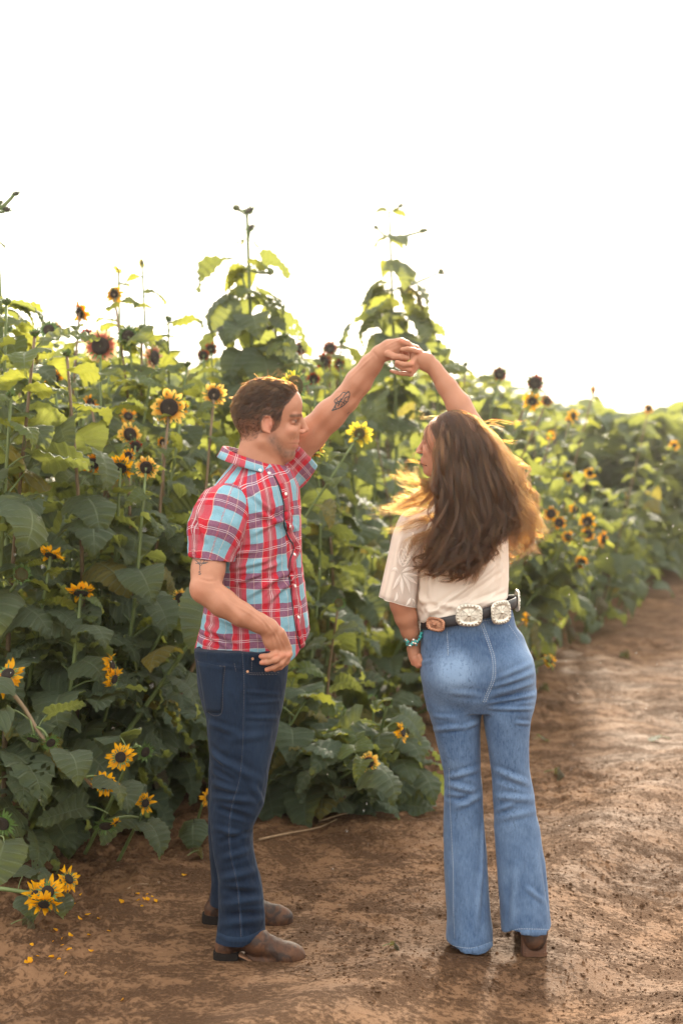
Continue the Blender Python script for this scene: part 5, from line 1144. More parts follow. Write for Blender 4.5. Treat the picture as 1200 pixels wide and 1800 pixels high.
# back pocket patch and front pocket mouth
def patch(bvh, poly_rows, thick, m, name, root, n=14, tint=None):
    """a raised piece of cloth laid on a surface: rows of (left px, right px)"""
    G = []
    for a, b in poly_rows:
        row = []
        for t in np.linspace(0, 1, n):
            x, y = a[0]+(b[0]-a[0])*t, a[1]+(b[1]-a[1])*t
            d = Vector(W(x, y, 4.0))-CAMP; d.normalize(); h_, nr, i_, ds = bvh.ray_cast(CAMP, d)
            if h_ is None: return None
            if nr.dot(d) > 0: nr = -nr
            row.append(np.array(h_)+np.array(nr)*thick)
        G.append(row)
    V, F = shell(G, thick); me = mesh_np(name, V, F, [m], True, None, np.tile(tint, (len(V), 1)) if tint is not None else None)
    return part(name, me, root)
patch(j_bvh, [((349+q*14, 1163+q*88), (394-q*5, 1172+q*80)) for q in np.linspace(0, 1, 12)], 0.0022, M_JEANS, 'back_pocket', mj, 12, (0.42, 1, 0))
for q in [(435, 1180.5), (444, 1158)]: button(j_bvh, q[0], q[1], .0042, mj, M_RIVET, 'rivet')

# --- boots
def leather_mat(name, a, b_, c_):
    m, n, l, b, o = mat(name); tc = nd(n, 'ShaderNodeTexCoord')
    f = noise_n(n, l, tc.outputs['Object'], 22, 6, 0.65, 1.0); f2 = noise_n(n, l, tc.outputs['Object'], 90, 5, 0.7); f3 = noise_n(n, l, tc.outputs['Object'], 9, 3)
    c = mixc(n, l, ramp(n, l, f, [(0.40, 0.0), (0.56, 1.0)]), a, b_); c = mixc(n, l, ramp(n, l, f3, [(0.45, 0.0), (0.65, 0.75)]), c, c_)
    c = mixc(n, l, math_n(n, l, 'MULTIPLY', f2, 0.3), c, tuple(x*.4 for x in a))
    l.new(c, b.inputs['Base Color']); l.new(ramp(n, l, f, [(0.3, 0.50), (0.7, 0.75)]), b.inputs['Roughness']); b.inputs['Specular IOR Level'].default_value = .3; bump(n, l, b, f2, 0.45, 0.0018); return m
M_BOOT = leather_mat('worn_brown_leather', (0.022, 0.011, 0.008), (0.105, 0.044, 0.020), (0.045, 0.022, 0.014))
M_SOLE = simple('dark_sole', (0.012, 0.009, 0.008), 0.9, 0, .2, .5, 60, .002); M_WELT = simple('tan_welt', (0.22, 0.115, 0.065), 0.7, 0, .4, .3, 90, .001)
def boot(d, dx, dy, root, yaw=-0.10, sc=1.0):
    """western boot drawn from the outer profile: x along the foot"""
    def B(px, py, o=0.0):
        q = W(px+dx, py+dy, d); q[1] += o; return q
    def s_(r): return r*sc
    lo = B(360, 1720)-np.array((0, .09, .01)); hi = B(560, 1580)+np.array((0, .09, .01)); lo[2] = max(lo[2], -.03)
    fl = (0, 1, 0)
    v = Vol(lo, hi, 0.0026)
    v.chain([B(414, 1600), B(414, 1640), B(402, 1660)], [.042, .044, .034], .02)
    v.chain([B(424, 1640), B(452, 1655), B(482, 1668), B(508, 1674), B(521, 1677)], [.046, .039, .031, .028, .0235], .02, flat=fl, f=.86)
    v.chain([B(397, 1664), B(397, 1690)], [.034, .031], .012)
    v.chain([B(400, 1686), B(440, 1688), B(470, 1688), B(505, 1688), B(517, 1688)], [.028, .027, .034, .036, .030], .02, flat=(0, 0, 1), f=1.5)
    v.ell(B(504, 1678), (.052, .044, .026), .015)
    z0 = B(520, 1690)[2]
    v.cut_fn(lo, hi, lambda X, Y, Z: (Z-(z0+0.003+0.50*np.clip(B(450, 0)[0]-X, 0, .060)+0.0*Y)), .002)
    V, F = v.mesh(); V = relax(V, F, 1); N = vnormals(V, F)
    cr = sum(np.exp(-((V[:, 0]-B(x, 0)[0])/.0035)**2)*h_ for x, h_ in ((470, -.0012), (477, .0008), (484, -.0012), (462, -.0010)))*np.clip((V[:, 2]-z0)/.03, 0, 1)
    V = V+N*(cr+fbm(V, 40, 3, int(d*10))*.0012)[:, None]
    bt = part('boot', mesh_np('boot', V, F, [M_BOOT], True), root)
    # sole outline extruded, with a stacked heel
    def outline(x0, x1, n=26, grow=0.0):
        L = []; R = []
        for t in np.linspace(0, 1, n):
            x = x0+(x1-x0)*t; q = B(x, 1690); w = np.interp(x, [374, 380, 400, 425, 450, 480, 505, 522, 531, 537], [.012, .026, .034, .030, .030, .041, .045, .038, .026, .006])+grow
            L.append((q[0], q[1]-w)); R.append((q[0], q[1]+w))
        return np.array(L+R[::-1])
    def extr(g, O, zb, zt):
        n = len(O); zb = np.broadcast_to(zb, n); zt = np.broadcast_to(zt, n)
        V = np.vstack([np.column_stack([O, zb]), np.column_stack([O, zt])]); F = [(i, (i+1) % n, n+(i+1) % n, n+i) for i in range(n)]
        h_ = n//2
        for i in range(h_-1): F += [(n+i, n+i+1, n+n-2-i, n+n-1-i), (i+1, i, n-1-i, n-2-i)]
        g.add(V, F)
    def rise(O): return 0.50*np.clip(B(450, 0)[0]-O[:, 0], 0, .060)
    O = outline(421, 537, 40, .0015); g = Geo(); extr(g, O, z0-.002+rise(O), z0+.004+rise(O)); part('welt', g.build('welt', [M_WELT], False), bt)
    O = outline(378, 536, 40, -.001); g = Geo(); zb = z0-.010+rise(O); zb = np.maximum(zb, z0-.012); extr(g, O, zb, z0-.0035+rise(O)); part('sole', g.build('sole', [M_SOLE], False), bt)
    O = outline(376, 419, 16, .003); g = Geo(); extr(g, O, z0-.010+0*O[:, 0], z0+.006+rise(O)); part('heel', g.build('heel', [M_SOLE], False), bt)
    return bt
boot(4.362, 0, 0, man)
boot(4.70, -20, -66, man, sc=.95)

# --- the man's hair
def hair_mat(name, melanin, red, rough=0.35, tint=(1, 1, 1)):
    m = bpy.data.materials.new(name); m.use_nodes = True; n = m.node_tree.nodes; l = m.node_tree.links; n.clear()
    h = n.new('ShaderNodeBsdfHairPrincipled'); h.model = 'CHIANG'; h.parametrization = 'MELANIN'
    for k, v_ in (('Melanin', melanin), ('Melanin Redness', red), ('Roughness', rough), ('Radial Roughness', 0.45), ('Random Roughness', .2), ('Random Color', 0.25)):
        if k in h.inputs: h.inputs[k].default_value = v_
    o = n.new('ShaderNodeOutputMaterial'); l.new(h.outputs[0], o.inputs[0]); return m
def hair_obj(name, strands, r0, r1, m, root):
    """strands: (n, k, 3) array"""
    S = np.asarray(strands, np.float32); n, k = S.shape[:2]
    c = bpy.data.hair_curves.new(name); c.add_curves([k]*n)
    c.position_data.foreach_set('vector', S.ravel())
    a = c.attributes.get('radius') or c.attributes.new('radius', 'FLOAT', 'POINT')
    rr = (r0+(r1-r0)*np.linspace(0, 1, k)**1.5)[None, :]*np.random.default_rng(3).uniform(.7, 1.2, (n, 1))
    a.data.foreach_set('value', rr.astype(np.float32).ravel())
    c.materials.append(m); o = bpy.data.objects.new(name, c); COL.objects.link(o); return under(o, root)
M_HAIR_M = hair_mat('brown_hair', 0.74, 0.22, 0.35)
r_ = np.random.default_rng(11)
idx = np.flatnonzero(m_hair_mask); pick = r_.choice(idx, 26000); R0 = mV[pick]+r_.normal(0, .0012, (len(pick), 3)); Nn = mN[pick]
x, y = to_px(R0)
topw = np.clip((738-y)/42, 0, 1)                     # 1 on the long top, 0 on the clipped sides
keep = (topw > 0.02) | (r_.random(len(x)) < np.clip((780-y)/40, .15, .6)); R0, Nn, x, y, topw = R0[keep], Nn[keep], x[keep], y[keep], topw[keep]
L = 0.006+topw*r_.uniform(.014, .029, len(x))+(r_.random(len(x)) < .01)*topw*.02
comb = np.stack([-0.95+0.25*(x-470)/60, 0*x-0.1, -0.75+0.80*topw-0.5*np.clip((440-x)/25, 0, 1)], 1)
comb += np.stack([0*x, np.sign(R0[:, 1]-4.545)*0.25, 0*x], 1)
front = np.clip((x-500)/22, 0, 1)*topw; comb += front[:, None]*np.array((0.5, -.2, .9))
cc_ = R0[r_.choice(len(R0), 750)]; best = np.full(len(R0), 9.); ci = np.zeros(len(R0), int)
for j in range(len(cc_)):
    d_ = ((R0-cc_[j])**2).sum(1); m_ = d_ < best; best[m_] = d_[m_]; ci[m_] = j
cj = r_.normal(0, 1, (len(cc_), 3))*np.array((.22, .40, .36)); comb = comb+cj[ci]+r_.normal(0, .07, comb.shape)
comb -= Nn*(comb*Nn).sum(1, keepdims=True)*0.8; comb /= np.linalg.norm(comb, axis=1, keepdims=True)
t = np.linspace(0, 1, 6)[None, :, None]
lift = np.clip(0.30+0.35*topw, 0, 1)[:, None, None]
S = R0[:, None, :]+L[:, None, None]*(t*(comb[:, None, :]*(0.75)+Nn[:, None, :]*lift*0.55)+t*t*(comb[:, None, :]*0.3-Nn[:, None, :]*lift*0.22+np.array((0, 0, -.12))))
tipc = np.zeros((len(cc_), 3)); np.add.at(tipc, ci, S[:, -1]); tipc /= np.maximum(np.bincount(ci, minlength=len(cc_)), 1)[:, None]
S = S+(tipc[ci]-S[:, -1])[:, None, :]*(np.linspace(0, 1, 6)**1.6)[None, :, None]*(.65*np.clip(topw*2, .2, 1))[:, None, None]
lt = (ci % 5 == 0)
hair_obj('hair', S[~lt], .00030, .00010, M_HAIR_M, man); hair_obj('hair', S[lt], .00030, .00010, hair_mat('lighter_brown_hair', .54, .25, .35), man)
# a few stray hairs standing up on the crown
pts = []
for a in [((476, 662), (482, 655), (487, 650)), ((488, 660), (490, 652), (489, 648)), ((492, 662), (497, 656), (502, 661)), ((484, 662), (492, 655), (494, 650)), ((472, 662), (471, 655), (472, 649)), ((500, 664), (507, 659), (512, 664)), ((455, 664), (450, 660), (446, 656)), ((515, 672), (520, 668), (524, 672))]:
    for q in range(3): pts.append(spline([P(u_+r_.normal(0, .8), w_+r_.normal(0, .8), 4.53) for u_, w_ in a], 6))
hair_obj('stray_hair', np.array(pts), .00022, .0001, M_HAIR_M, man)
# ------------------------------------------------------------------ the woman
DW = 4.45
Q = lambda px, py, d=DW: W(px, py, d)
woman = empty('person', (0.40, 4.43, 0))
tag(woman, 'woman with long brown hair, cream blouse and flared jeans, seen from behind', 'person')
TURN = math.radians(20)
HF = np.array((-math.cos(TURN), math.sin(TURN), -0.04)); HL = np.array((math.sin(TURN), math.cos(TURN), 0)); HU = np.array((-0.04, 0, 1.0)); HC = Q(794, 779, 4.43)
def hd_(f, l_, u): return HC+HF*f+HL*l_+HU*u
def build_woman_body():
    v = Vol((0.10, 4.12, 0.03), (0.68, 4.72, 1.98), 0.0032)
    R = [HF/np.linalg.norm(HF), HL, HU]
    v.ell(hd_(-.012, 0, .018), (.088, .073, .083), .01, rot=R); v.ell(hd_(.042, 0, .012), (.047, .060, .056), .02, rot=R)
    v.ell(hd_(.046, 0, -.035), (.046, .054, .068), .02, rot=R)
    for q in (-1, 1):
        v.cone(hd_(.0, q*.044, -.050), hd_(.070, q*.012, -.086), .016, .014, .02)
        v.ell(hd_(.066, q*.032, -.022), (.018, .018, .016), .012)
        v.cone(hd_(.089, q*.020, .006), hd_(.074, q*.044, .005), .009, .008, .007, 'cut')
        v.ell(hd_(.074, q*.030, .006), (.0115, .0115, .0115), .003)
        v.cone(hd_(.085, q*.019, .0095), hd_(.073, q*.043, .008), .0038, .0035, .002)
        v.cone(hd_(.095, 0, -.046), hd_(.074, q*.024, -.046), .0055, .004, .004); v.cone(hd_(.092, 0, -.056), hd_(.073, q*.022, -.050), .0065, .004, .004)
        v.ell(hd_(.101, q*.010, -.024), (.008, .006, .006), .004)
        v.ell(hd_(-.004, q*.075, -.015), (.016, .008, .028), .005)
    v.cone(hd_(.096, 0, -.0505), hd_(.085, 0, -.0505), .002, .002, .002, 'cut')
    v.cone(hd_(.088, 0, .012), hd_(.110, 0, -.020), .0065, .0085, .008)
    v.ell(hd_(.080, 0, -.082), (.016, .022, .014), .012); v.ell(hd_(.080, 0, -.052), (.020, .030, .022), .012)
    v.cone(hd_(-.02, 0, -.045), Q(800, 880, 4.45), .052, .060, .02)
    v.chain([Q(808, 930), Q(810, 1010), Q(815, 1100)], [.095, .085, .10], .03)
    v.cone(Q(745, 925, 4.43), Q(862, 915, 4.45), .048, .048, .03)
    v.chain([Q(800, 1180, 4.47), Q(815, 1390, 4.46), Q(825, 1640, 4.46)], [.06, .045, .035], .03)
    v.chain([Q(885, 1180, 4.45), Q(905, 1390, 4.43), Q(930, 1630, 4.41)], [.06, .045, .035], .03)
    # lowered arm, thumb hooked in the front of the waistband
    v.chain([Q(733, 922, 4.43), Q(722, 975, 4.42), Q(711, 1030, 4.41), Q(706, 1062, 4.41)], [.042, .039, .037, .0365], .02)
    v.chain([Q(706, 1060, 4.41), Q(713, 1085, 4.42), Q(720, 1108, 4.435), Q(727, 1130, 4.45)], [.036, .034, .0275, .0215], .012)
    v.chain([Q(727, 1130, 4.45), Q(729, 1148, 4.455), Q(731, 1158, 4.46)], [.0215, .026, .022], .01, flat=(1, -.3, 0), f=1.35)
    for pts, r in [([(723, 1156, 4.445), (727, 1166, 4.445), (736, 1168, 4.452), (744, 1163, 4.465)], .0085), ([(728, 1158, 4.435), (734, 1170, 4.435), (741, 1170, 4.442), (748, 1164, 4.455)], .0085),
                   ([(733, 1157, 4.43), (738, 1168, 4.425), (744, 1168, 4.43), (750, 1162, 4.445)], .008), ([(736, 1152, 4.425), (741, 1162, 4.42), (746, 1163, 4.425), (751, 1158, 4.435)], .0074),
                   ([(720, 1140, 4.46), (722, 1152, 4.475), (730, 1157, 4.485), (738, 1155, 4.49)], .0095)]:
        v.chain([Q(*p) for p in pts], [r*1.12, r, r*.93, r*.8], .004)
    # raised arm and hand
    v.chain([Q(866, 905, 4.45), Q(855, 850, 4.48), Q(838, 790, 4.51), Q(828, 752, 4.53)], [.047, .043, .040, .040], .02)
    v.chain([Q(828, 752, 4.53), Q(806, 712, 4.55), Q(784, 678, 4.56), Q(762, 646, 4.56)], [.040, .0385, .031, .0235], .012)
    v.chain([Q(763, 648, 4.56), Q(748, 636, 4.555), Q(734, 630, 4.55)], [.0235, .0285, .0245], .010, flat=(0.15, 1, 0.1), f=1.6)
    for pts, r in [([(736, 619, 4.545), (727, 616, 4.528), (716, 613.5, 4.520), (707, 614.5, 4.522)], .0090),
                   ([(728, 630, 4.540), (722, 640, 4.522), (709, 641, 4.518), (697, 637, 4.522)], .0090),
                   ([(728, 638, 4.545), (720, 650, 4.530), (708, 648, 4.528), (697, 642, 4.532)], .0084),
                   ([(732, 645, 4.550), (722, 658, 4.545), (708, 657, 4.545), (697, 655, 4.548), (687, 652, 4.55)], .0076),
                   ([(742, 623, 4.575), (732, 612, 4.59), (720, 607, 4.60), (711, 609, 4.605)], .0092)]:
        R_ = [r*1.15, r, r*.93, r*.85, r*.75][:len(pts)]
        v.chain([Q(*p) for p in pts], R_, .004)
    V, F = v.mesh(); V = relax(V, F, 1, .4); N = vnormals(V, F)
    x, y = to_px(V); q = V-HC; f_, l_, u_ = q@R[0], q@HL, q[:, 2]
    C = np.tile(SKIN_W, (len(V), 1)); hd = (np.linalg.norm(q, axis=1) < .15)
    def paint(mask, c):
        nonlocal C
        mm = np.clip(mask, 0, 1)[:, None]; C = C*(1-mm)+np.array(c)*mm
    def g3(f, l, u, r): return np.exp(-(((f_-f)**2+(np.abs(l_)-l)**2+(u_-u)**2)/r**2))
    paint(hd*(g3(.098, 0, -.047, .007)+g3(.094, .008, -.054, .010))*.9, (.50, .16, .15))
    paint(hd*g3(.085, .030, .009, .0065)*1.3, (.02, .015, .015)); paint(hd*g3(.086, .022, .023, .006)*1.0+hd*g3(.083, .032, .025, .007), (.12, .065, .04))
    paint(hd*g3(.085, .038, -.025, .02)*.35, (.66, .30, .24)); paint(hd*g3(.108, 0, -.02, .01)*.3, (.64, .30, .24))
    sc = hd & ((f_ < .026+np.clip(u_, -.02, .1)*.40) & (u_ > -.075) & ((f_/.112)**2+(l_/.095)**2+((u_-.015)/.112)**2 < 1)); paint(sc*.95, (.06, .03, .018))
    for p in [(736, 619), (725, 638), (724, 650), (728, 1164), (736, 1170)]: paint(np.exp(-(((x-p[0])/6)**2+((y-p[1])/5)**2))*.4, (.62, .26, .19))
    paint(np.exp(-(((x-700)/14)**2+((y-1068)/14)**2))*.25, (.55, .24, .17))
    return V, F, N, mesh_np('body', V, F, [M_SKIN], True, None, C), sc
wV, wF, wN, me, w_scalp = build_woman_body(); part('body', me, woman)
w_bvh = bvh_of(wV, wF)
M_NAIL = simple('pale_nail', (0.62, 0.42, 0.40), 0.25)

# --- flared jeans
M_FLARE = denim_mat('light_washed_denim', (0.026, 0.062, 0.145), (0.21, 0.31, 0.47), 0.45)
def wl(rows, d, rot=0.0): return loft_rows(rows, rot, d)
hips = wl([(1070, 746, 899, .105), (1100, 742, 906, .108), (1115, 740, 918, .112), (1152, 738.5, 934, .120), (1188, 739, 941, .124), (1225, 747, 940, .112), (1248, 752, 936, .085)], DW)
Lg = wl([(1215, 745, 842, .095), (1235, 749, 845, .096), (1262, 756, 845, .092), (1280, 762, 843, .088), (1317, 770, 843.5, .082), (1353, 779, 844, .076), (1390, 780.5, 848, .070), (1427, 779.5, 848.5, .067), (1463, 779, 851, .070),
         (1518, 780, 855, .078), (1573, 783, 858, .088), (1610, 786, 861, .095), (1640, 784, 867, .102), (1662, 783, 870, .106), (1684, 783, 871, .107)], 4.46)
Rg = wl([(1215, 851, 941, .095), (1235, 849.5, 938, .096), (1262, 849, 931, .092), (1280, 850.5, 929, .088), (1317, 857.5, 928, .082), (1353, 863, 929, .076), (1390, 865, 935, .070), (1427, 867, 940, .068), (1463, 869, 948, .070),
         (1518, 873.5, 957, .078), (1573, 877.5, 962, .088), (1610, 879.5, 966, .094), (1640, 881, 971, .100), (1665, 880, 977, .103)], 4.43)
def wcut(v):
    v.cut_fn((.2, 4.2, 0), (.50, 4.7, .2), lambda X, Y, Z: np.where(X < W(872, 0, 4.43)[0], Z-(0.016+.008*np.sin((X-.3)*38)), 1.), .002)
    v.cut_fn((.2, 4.2, 0), (.72, 4.7, .3), lambda X, Y, Z: np.where(X >= W(872, 0, 4.43)[0], Z-(W(0, 1640, 4.35)[2]-0.025*np.exp(-((X-W(884, 0, 4.43)[0])/.022)**2)+.006*np.sin((X-.5)*45)), 1.), .002)
wf = [((758, 1283), (815, 1278), .008, .006), ((815, 1280), (843, 1268), .008, .006), ((752, 1258), (800, 1262), .007, .003), ((860, 1246), (940, 1246), .006, .006), ((865, 1240), (940, 1228), .006, -.004),
      ((862, 1222), (938, 1200), .009, .006), ((868, 1208), (938, 1182), .008, .005), ((870, 1195), (935, 1165), .008, .004), ((860, 1232), (936, 1215), .006, -.004), ((905, 1270), (930, 1272), .006, .005),
      ((741, 1165), (762, 1160), .006, .003), ((784, 1368), (842, 1352), .009, .006), ((786, 1378), (835, 1392), .010, .007), ((800, 1420), (846, 1398), .010, .007), ((783, 1402), (830, 1408), .008, -.005),
      ((866, 1352), (925, 1375), .009, .006), ((868, 1368), (930, 1388), .008, -.004), ((870, 1400), (935, 1405), .010, .006), ((866, 1428), (905, 1410), .008, .005), ((872, 1440), (940, 1425), .010, .004),
      ((848, 1420), (845, 1560), .007, .004), ((795, 1440), (797, 1640), .006, .002), ((908, 1520), (900, 1640), .012, .006), ((940, 1500), (962, 1620), .012, .004), ((925, 1560), (955, 1585), .008, .005), ((845, 1525), (835, 1640), .010, .005),
      ((790, 1218), (845, 1222), .010, .003), ((810, 1100), (865, 1180), .02, .001)]
VK, FK, wj = jeans('jeans', (.18, 4.16, -.01), (.74, 4.76, 1.14), [(hips, .03, 0), (Lg, .012, 0), (Rg, .012, 0)],
                   [(Q(797, 1185, 4.395), (.083, .075, .085), .03), (Q(893, 1180, 4.390), (.080, .075, .085), .03)], wf, M_FLARE, woman, wcut, .0036, .55, 77,
                   [(800, 1180, 30, 28, .75), (790, 1185, 45, 40, .25), (925, 1150, 18, 25, .35), (905, 1160, 30, 35, .12), (800, 1370, 25, 60, .10), (830, 1130, 60, 20, -.15), (905, 1380, 30, 50, .12), (820, 1100, 90, 8, .10), (935, 1200, 10, 60, .25)], 7)
k_bvh = bvh_of(VK, FK)
M_THREADW = simple('pale_blue_thread', (0.33, 0.37, 0.42), .8)
g = Geo()
ctr = [(844, 1096), (851, 1115), (858, 1135), (864, 1155), (866, 1175), (864, 1195), (856, 1215), (848, 1235)]
ribbon(g, k_bvh, ctr, .0016, .001, 1.2, 0, (3, 2)); ribbon(g, k_bvh, [(x+4.5, y) for x, y in ctr], .0016, .001, 1.2, 0, (3, 2))
for q in [[(785, 1110), (786.5, 1130), (787, 1152)], [(893, 1098), (903, 1112), (912, 1126)], [(789, 1350), (791, 1420), (796, 1520), (797, 1600), (799, 1650)], [(743, 1108), (790, 1100), (845, 1092), (908, 1082)],
          [(780, 1655), (800, 1663), (830, 1666), (867, 1654)], [(884, 1648), (905, 1634), (940, 1633), (972, 1634)], [(850, 1262), (857, 1300), (864, 1360)]]: ribbon(g, k_bvh, q, .0016, .001, 1.2, 0, (3, 2))
part('seam_stitching', g.build('seam_stitching', [M_THREADW]), wj)['kind'] = 'stuff'
g = Geo(); ribbon(g, k_bvh, [(x+2, y) for x, y in ctr], .006, .0005, 3)
for q in [[(784, 1662), (800, 1669), (830, 1671), (866, 1659)], [(882, 1651), (905, 1640), (940, 1639), (975, 1638)]]: ribbon(g, k_bvh, q, .017, .0014, 2)
me = g.build('hem', [M_FLARE]); ca = me.color_attributes.new('tint', 'FLOAT_COLOR', 'POINT'); ca.data.foreach_set('color', np.tile((0.42, 1, 0, 1), len(me.vertices)).astype(np.float32)); part('hem', me, wj)

# --- blouse
def cloth_mat(name, c, trans, transp, sc=500):
    m, n, l, b, o = mat(name); tc = nd(n, 'ShaderNodeTexCoord'); f = noise_n(n, l, tc.outputs['Object'], sc, 2, .6); f2 = noise_n(n, l, tc.outputs['Object'], 12, 3)
    col = mixc(n, l, math_n(n, l, 'MULTIPLY', f, .25), c, tuple(x*.7 for x in c)); col = mixc(n, l, math_n(n, l, 'MULTIPLY', f2, .28), col, (c[0]*.95, c[1]*.80, c[2]*.68))
    l.new(col, b.inputs['Base Color']); b.inputs['Roughness'].default_value = .75; b.inputs['Specular IOR Level'].default_value = .2; b.inputs['Sheen Weight'].default_value = .3
    t = nd(n, 'ShaderNodeBsdfTranslucent'); l.new(col, t.inputs[0]); mx = nd(n, 'ShaderNodeMixShader'); mx.inputs[0].default_value = trans
    l.new(b.outputs[0], mx.inputs[1]); l.new(t.outputs[0], mx.inputs[2]); last = mx.outputs[0]
    if transp:
        tp = nd(n, 'ShaderNodeBsdfTransparent'); m2 = nd(n, 'ShaderNodeMixShader'); m2.inputs[0].default_value = transp; l.new(last, m2.inputs[1]); l.new(tp.outputs[0], m2.inputs[2]); last = m2.outputs[0]
    l.new(last, o.inputs[0]); bump(n, l, b, f, .2, .0005); return m
M_BLOUSE = cloth_mat('cream_chiffon', (.90, .81, .72), .28, 0); M_SHEER = cloth_mat('sheer_chiffon', (.88, .83, .78), .45, .42); M_EMB = cloth_mat('white_embroidery', (.90, .86, .82), .35, .05)
rows = wl([(884, 768, 850, .055), (893, 750, 872, .075), (905, 737, 884, .090), (925, 728, 892, .100), (960, 724, 894, .108), (1000, 723, 893, .108), (1040, 725, 892, .104), (1065, 729, 892, .108), (1085, 735, 893, .114), (1115, 742, 894, .112)], DW)
v = Vol((.14, 4.24, 1.00), (.60, 4.66, 1.50), .0034); v.loft(rows, .02, 0, 2.2)
v.cut_fn((.1, 4.2, .98), (.7, 4.7, 1.2), lambda X, Y, Z: Z-(CAM_H-(np.interp((600+FOC*X/Y).ravel(), [730, 745, 785, 800, 850, 893, 910], [1097, 1098, 1086, 1081, 1070, 1054, 1050]).reshape((X/Y).shape)-800)*4.36/FOC), .002)
V, F = v.mesh(); V = relax(V, F, 2); b_ = bvh_of(V, F); fl = []
for p0, p1, w_, h_ in [((742, 1090), (880, 985), .007, .006), ((765, 1090), (885, 1000), .007, -.004), ((800, 1078), (890, 1035), .006, .004), ((830, 1066), (890, 1050), .010, .007), ((745, 1075), (830, 1060), .010, .005),
                       ((735, 1060), (800, 1075), .008, -.004), ((760, 960), (755, 1060), .008, .004), ((738, 960), (742, 1070), .008, .005), ((880, 950), (875, 1040), .010, .004), ((735, 1040), (760, 1080), .010, .005), ((735, 935), (728, 1060), .006, -.006)]:
    a, _ = project(b_, [p0, p1], 4, 0)
    if len(a) > 1: fl.append((a, w_, h_*1.5))
V = cloth_disp(V, F, fl, .8, 61, (1, 1, .5), 9); blouse = part('blouse', mesh_np('blouse', V, F, [M_BLOUSE], True), woman); bl_bvh = bvh_of(V, F)
def ring_path(cs, nseg=64, seed=0, wav=.004):
    """cs: (px, py, d, r across, r in depth, tilt)"""
    n = 26; C = spline([list(Q(c[0], c[1], c[2]))+[c[3], c[4], c[5]] for c in cs], n); a = np.linspace(0, 2*math.pi, nseg, endpoint=False); out = []
    for i, c in enumerate(C):
        ww = wav*(i/n)**1.0; r = 1+ww/.05*(np.sin(a*5+seed)+.6*np.sin(a*9+1.3+i*.06))
        out.append(np.stack([c[0]+np.cos(a)*c[3]*r, c[1]+np.sin(a)*c[4]*r, c[2]-np.cos(a)*c[5]*c[3]+0*a], 1))
    return out
rings = ring_path([(744, 893, 4.43, .032, .045, .1), (731, 905, 4.42, .044, .057, 0), (721, 935, 4.41, .051, .062, 0), (715, 970, 4.41, .0535, .062, .05), (708, 1010, 4.41, .0550, .062, .15), (699, 1058, 4.41, .0565, .062, .28)])
V, F = shell(rings, .0012, True); slv = part('sleeve', mesh_np('sleeve', V, F, [M_SHEER], True), woman); ls_bvh = bvh_of(V, F)
g = Geo(); g.tube(np.vstack([rings[-1], rings[-1][:1]]), .0016, 5); part('hem', g.build('hem', [M_EMB]), slv)
g = Geo()
lw = [.001, .006, .0105, .0105, .006, .0006]
for q in [[(704, 1009), (698, 1022), (690, 1036)], [(705, 1011), (706, 1028), (707, 1045)], [(707, 1010), (716, 1025), (720, 1042)], [(708, 1009), (721, 1018), (732, 1026)], [(708, 1008), (720, 1010), (735, 1012)], [(706, 1006), (716, 1000), (728, 998)],
          [(700, 1006), (694, 1000), (688, 1003)], [(697, 1040), (697, 1050), (692, 1058)], [(722, 1050), (718, 1058), (712, 1066)], [(724, 1052), (728, 1058), (727, 1066)]]:
    ribbon(g, ls_bvh, q, np.array(lw)*(1 if q[0][1] < 1030 else .8), .0012, 1.2)
# the big serrated leaf above it
for i in range(9):
    t_ = i/8; x0, y0 = 706+24*t_*1.0, 996-46*t_
    ribbon(g, ls_bvh, [(x0, y0), (x0+9-2*t_, y0-4), (x0+16-6*t_, y0-12)], [.001, .008, .009, .0015], .0012, 1.2)
    ribbon(g, ls_bvh, [(x0, y0), (x0-4, y0-8), (x0-5, y0-15)], [.001, .007, .007, .001], .0012, 1.2)
ribbon(g, ls_bvh, [(703, 965), (700, 978), (704, 990), (710, 980), (708, 966), (703, 965)], .003, .0012, 1.2)
part('embroidery', g.build('embroidery', [M_EMB]), slv)['kind'] = 'stuff'
v = Vol(Q(800, 960, 4.55)-np.array((.02, .2, 0)), Q(930, 800, 4.45)+np.array((.0, .14, 0)), .004)
v.chain([Q(868, 915, 4.44), Q(866, 880, 4.46), Q(858, 850, 4.48)], [.055, .062, .058], .03); V, F = v.mesh()
V = cloth_disp(V, F, [], 1.0, 5); part('sleeve', mesh_np('sleeve', V, F, [M_BLOUSE], True), woman)

# --- belt with silver medallions
M_BELT = simple('black_leather', (.018, .016, .020), .45, 0, .5, .3, 60, .001)
def silver_mat(name, c, dark):
    m, n, l, b, o = mat(name); tc = nd(n, 'ShaderNodeTexCoord'); f = noise_n(n, l, tc.outputs['Object'], 500, 4, .7); f2 = noise_n(n, l, tc.outputs['Object'], 120, 3)
    uv = nd(n, 'ShaderNodeUVMap'); uv.uv_map = 'UVMap'; s_ = nd(n, 'ShaderNodeSeparateXYZ'); l.new(uv.outputs[0], s_.inputs[0])
    w1 = math_n(n, l, 'ABSOLUTE', math_n(n, l, 'SINE', math_n(n, l, 'MULTIPLY', s_.outputs[0], 24.0))); r_n = math_n(n, l, 'MULTIPLY', ramp(n, l, w1, [(0.0, 1.0), (0.35, 0.0)]), math_n(n, l, 'LESS_THAN', s_.outputs[1], .62))
    k_ = math_n(n, l, 'MAXIMUM', math_n(n, l, 'MULTIPLY', r_n, .8), ramp(n, l, f2, [(0.55, 0.0), (0.70, .45)]))
    l.new(mixc(n, l, k_, c, dark), b.inputs['Base Color']); b.inputs['Metallic'].default_value = .9; b.inputs['Roughness'].default_value = .33; bump(n, l, b, f, .8, .0015); return m
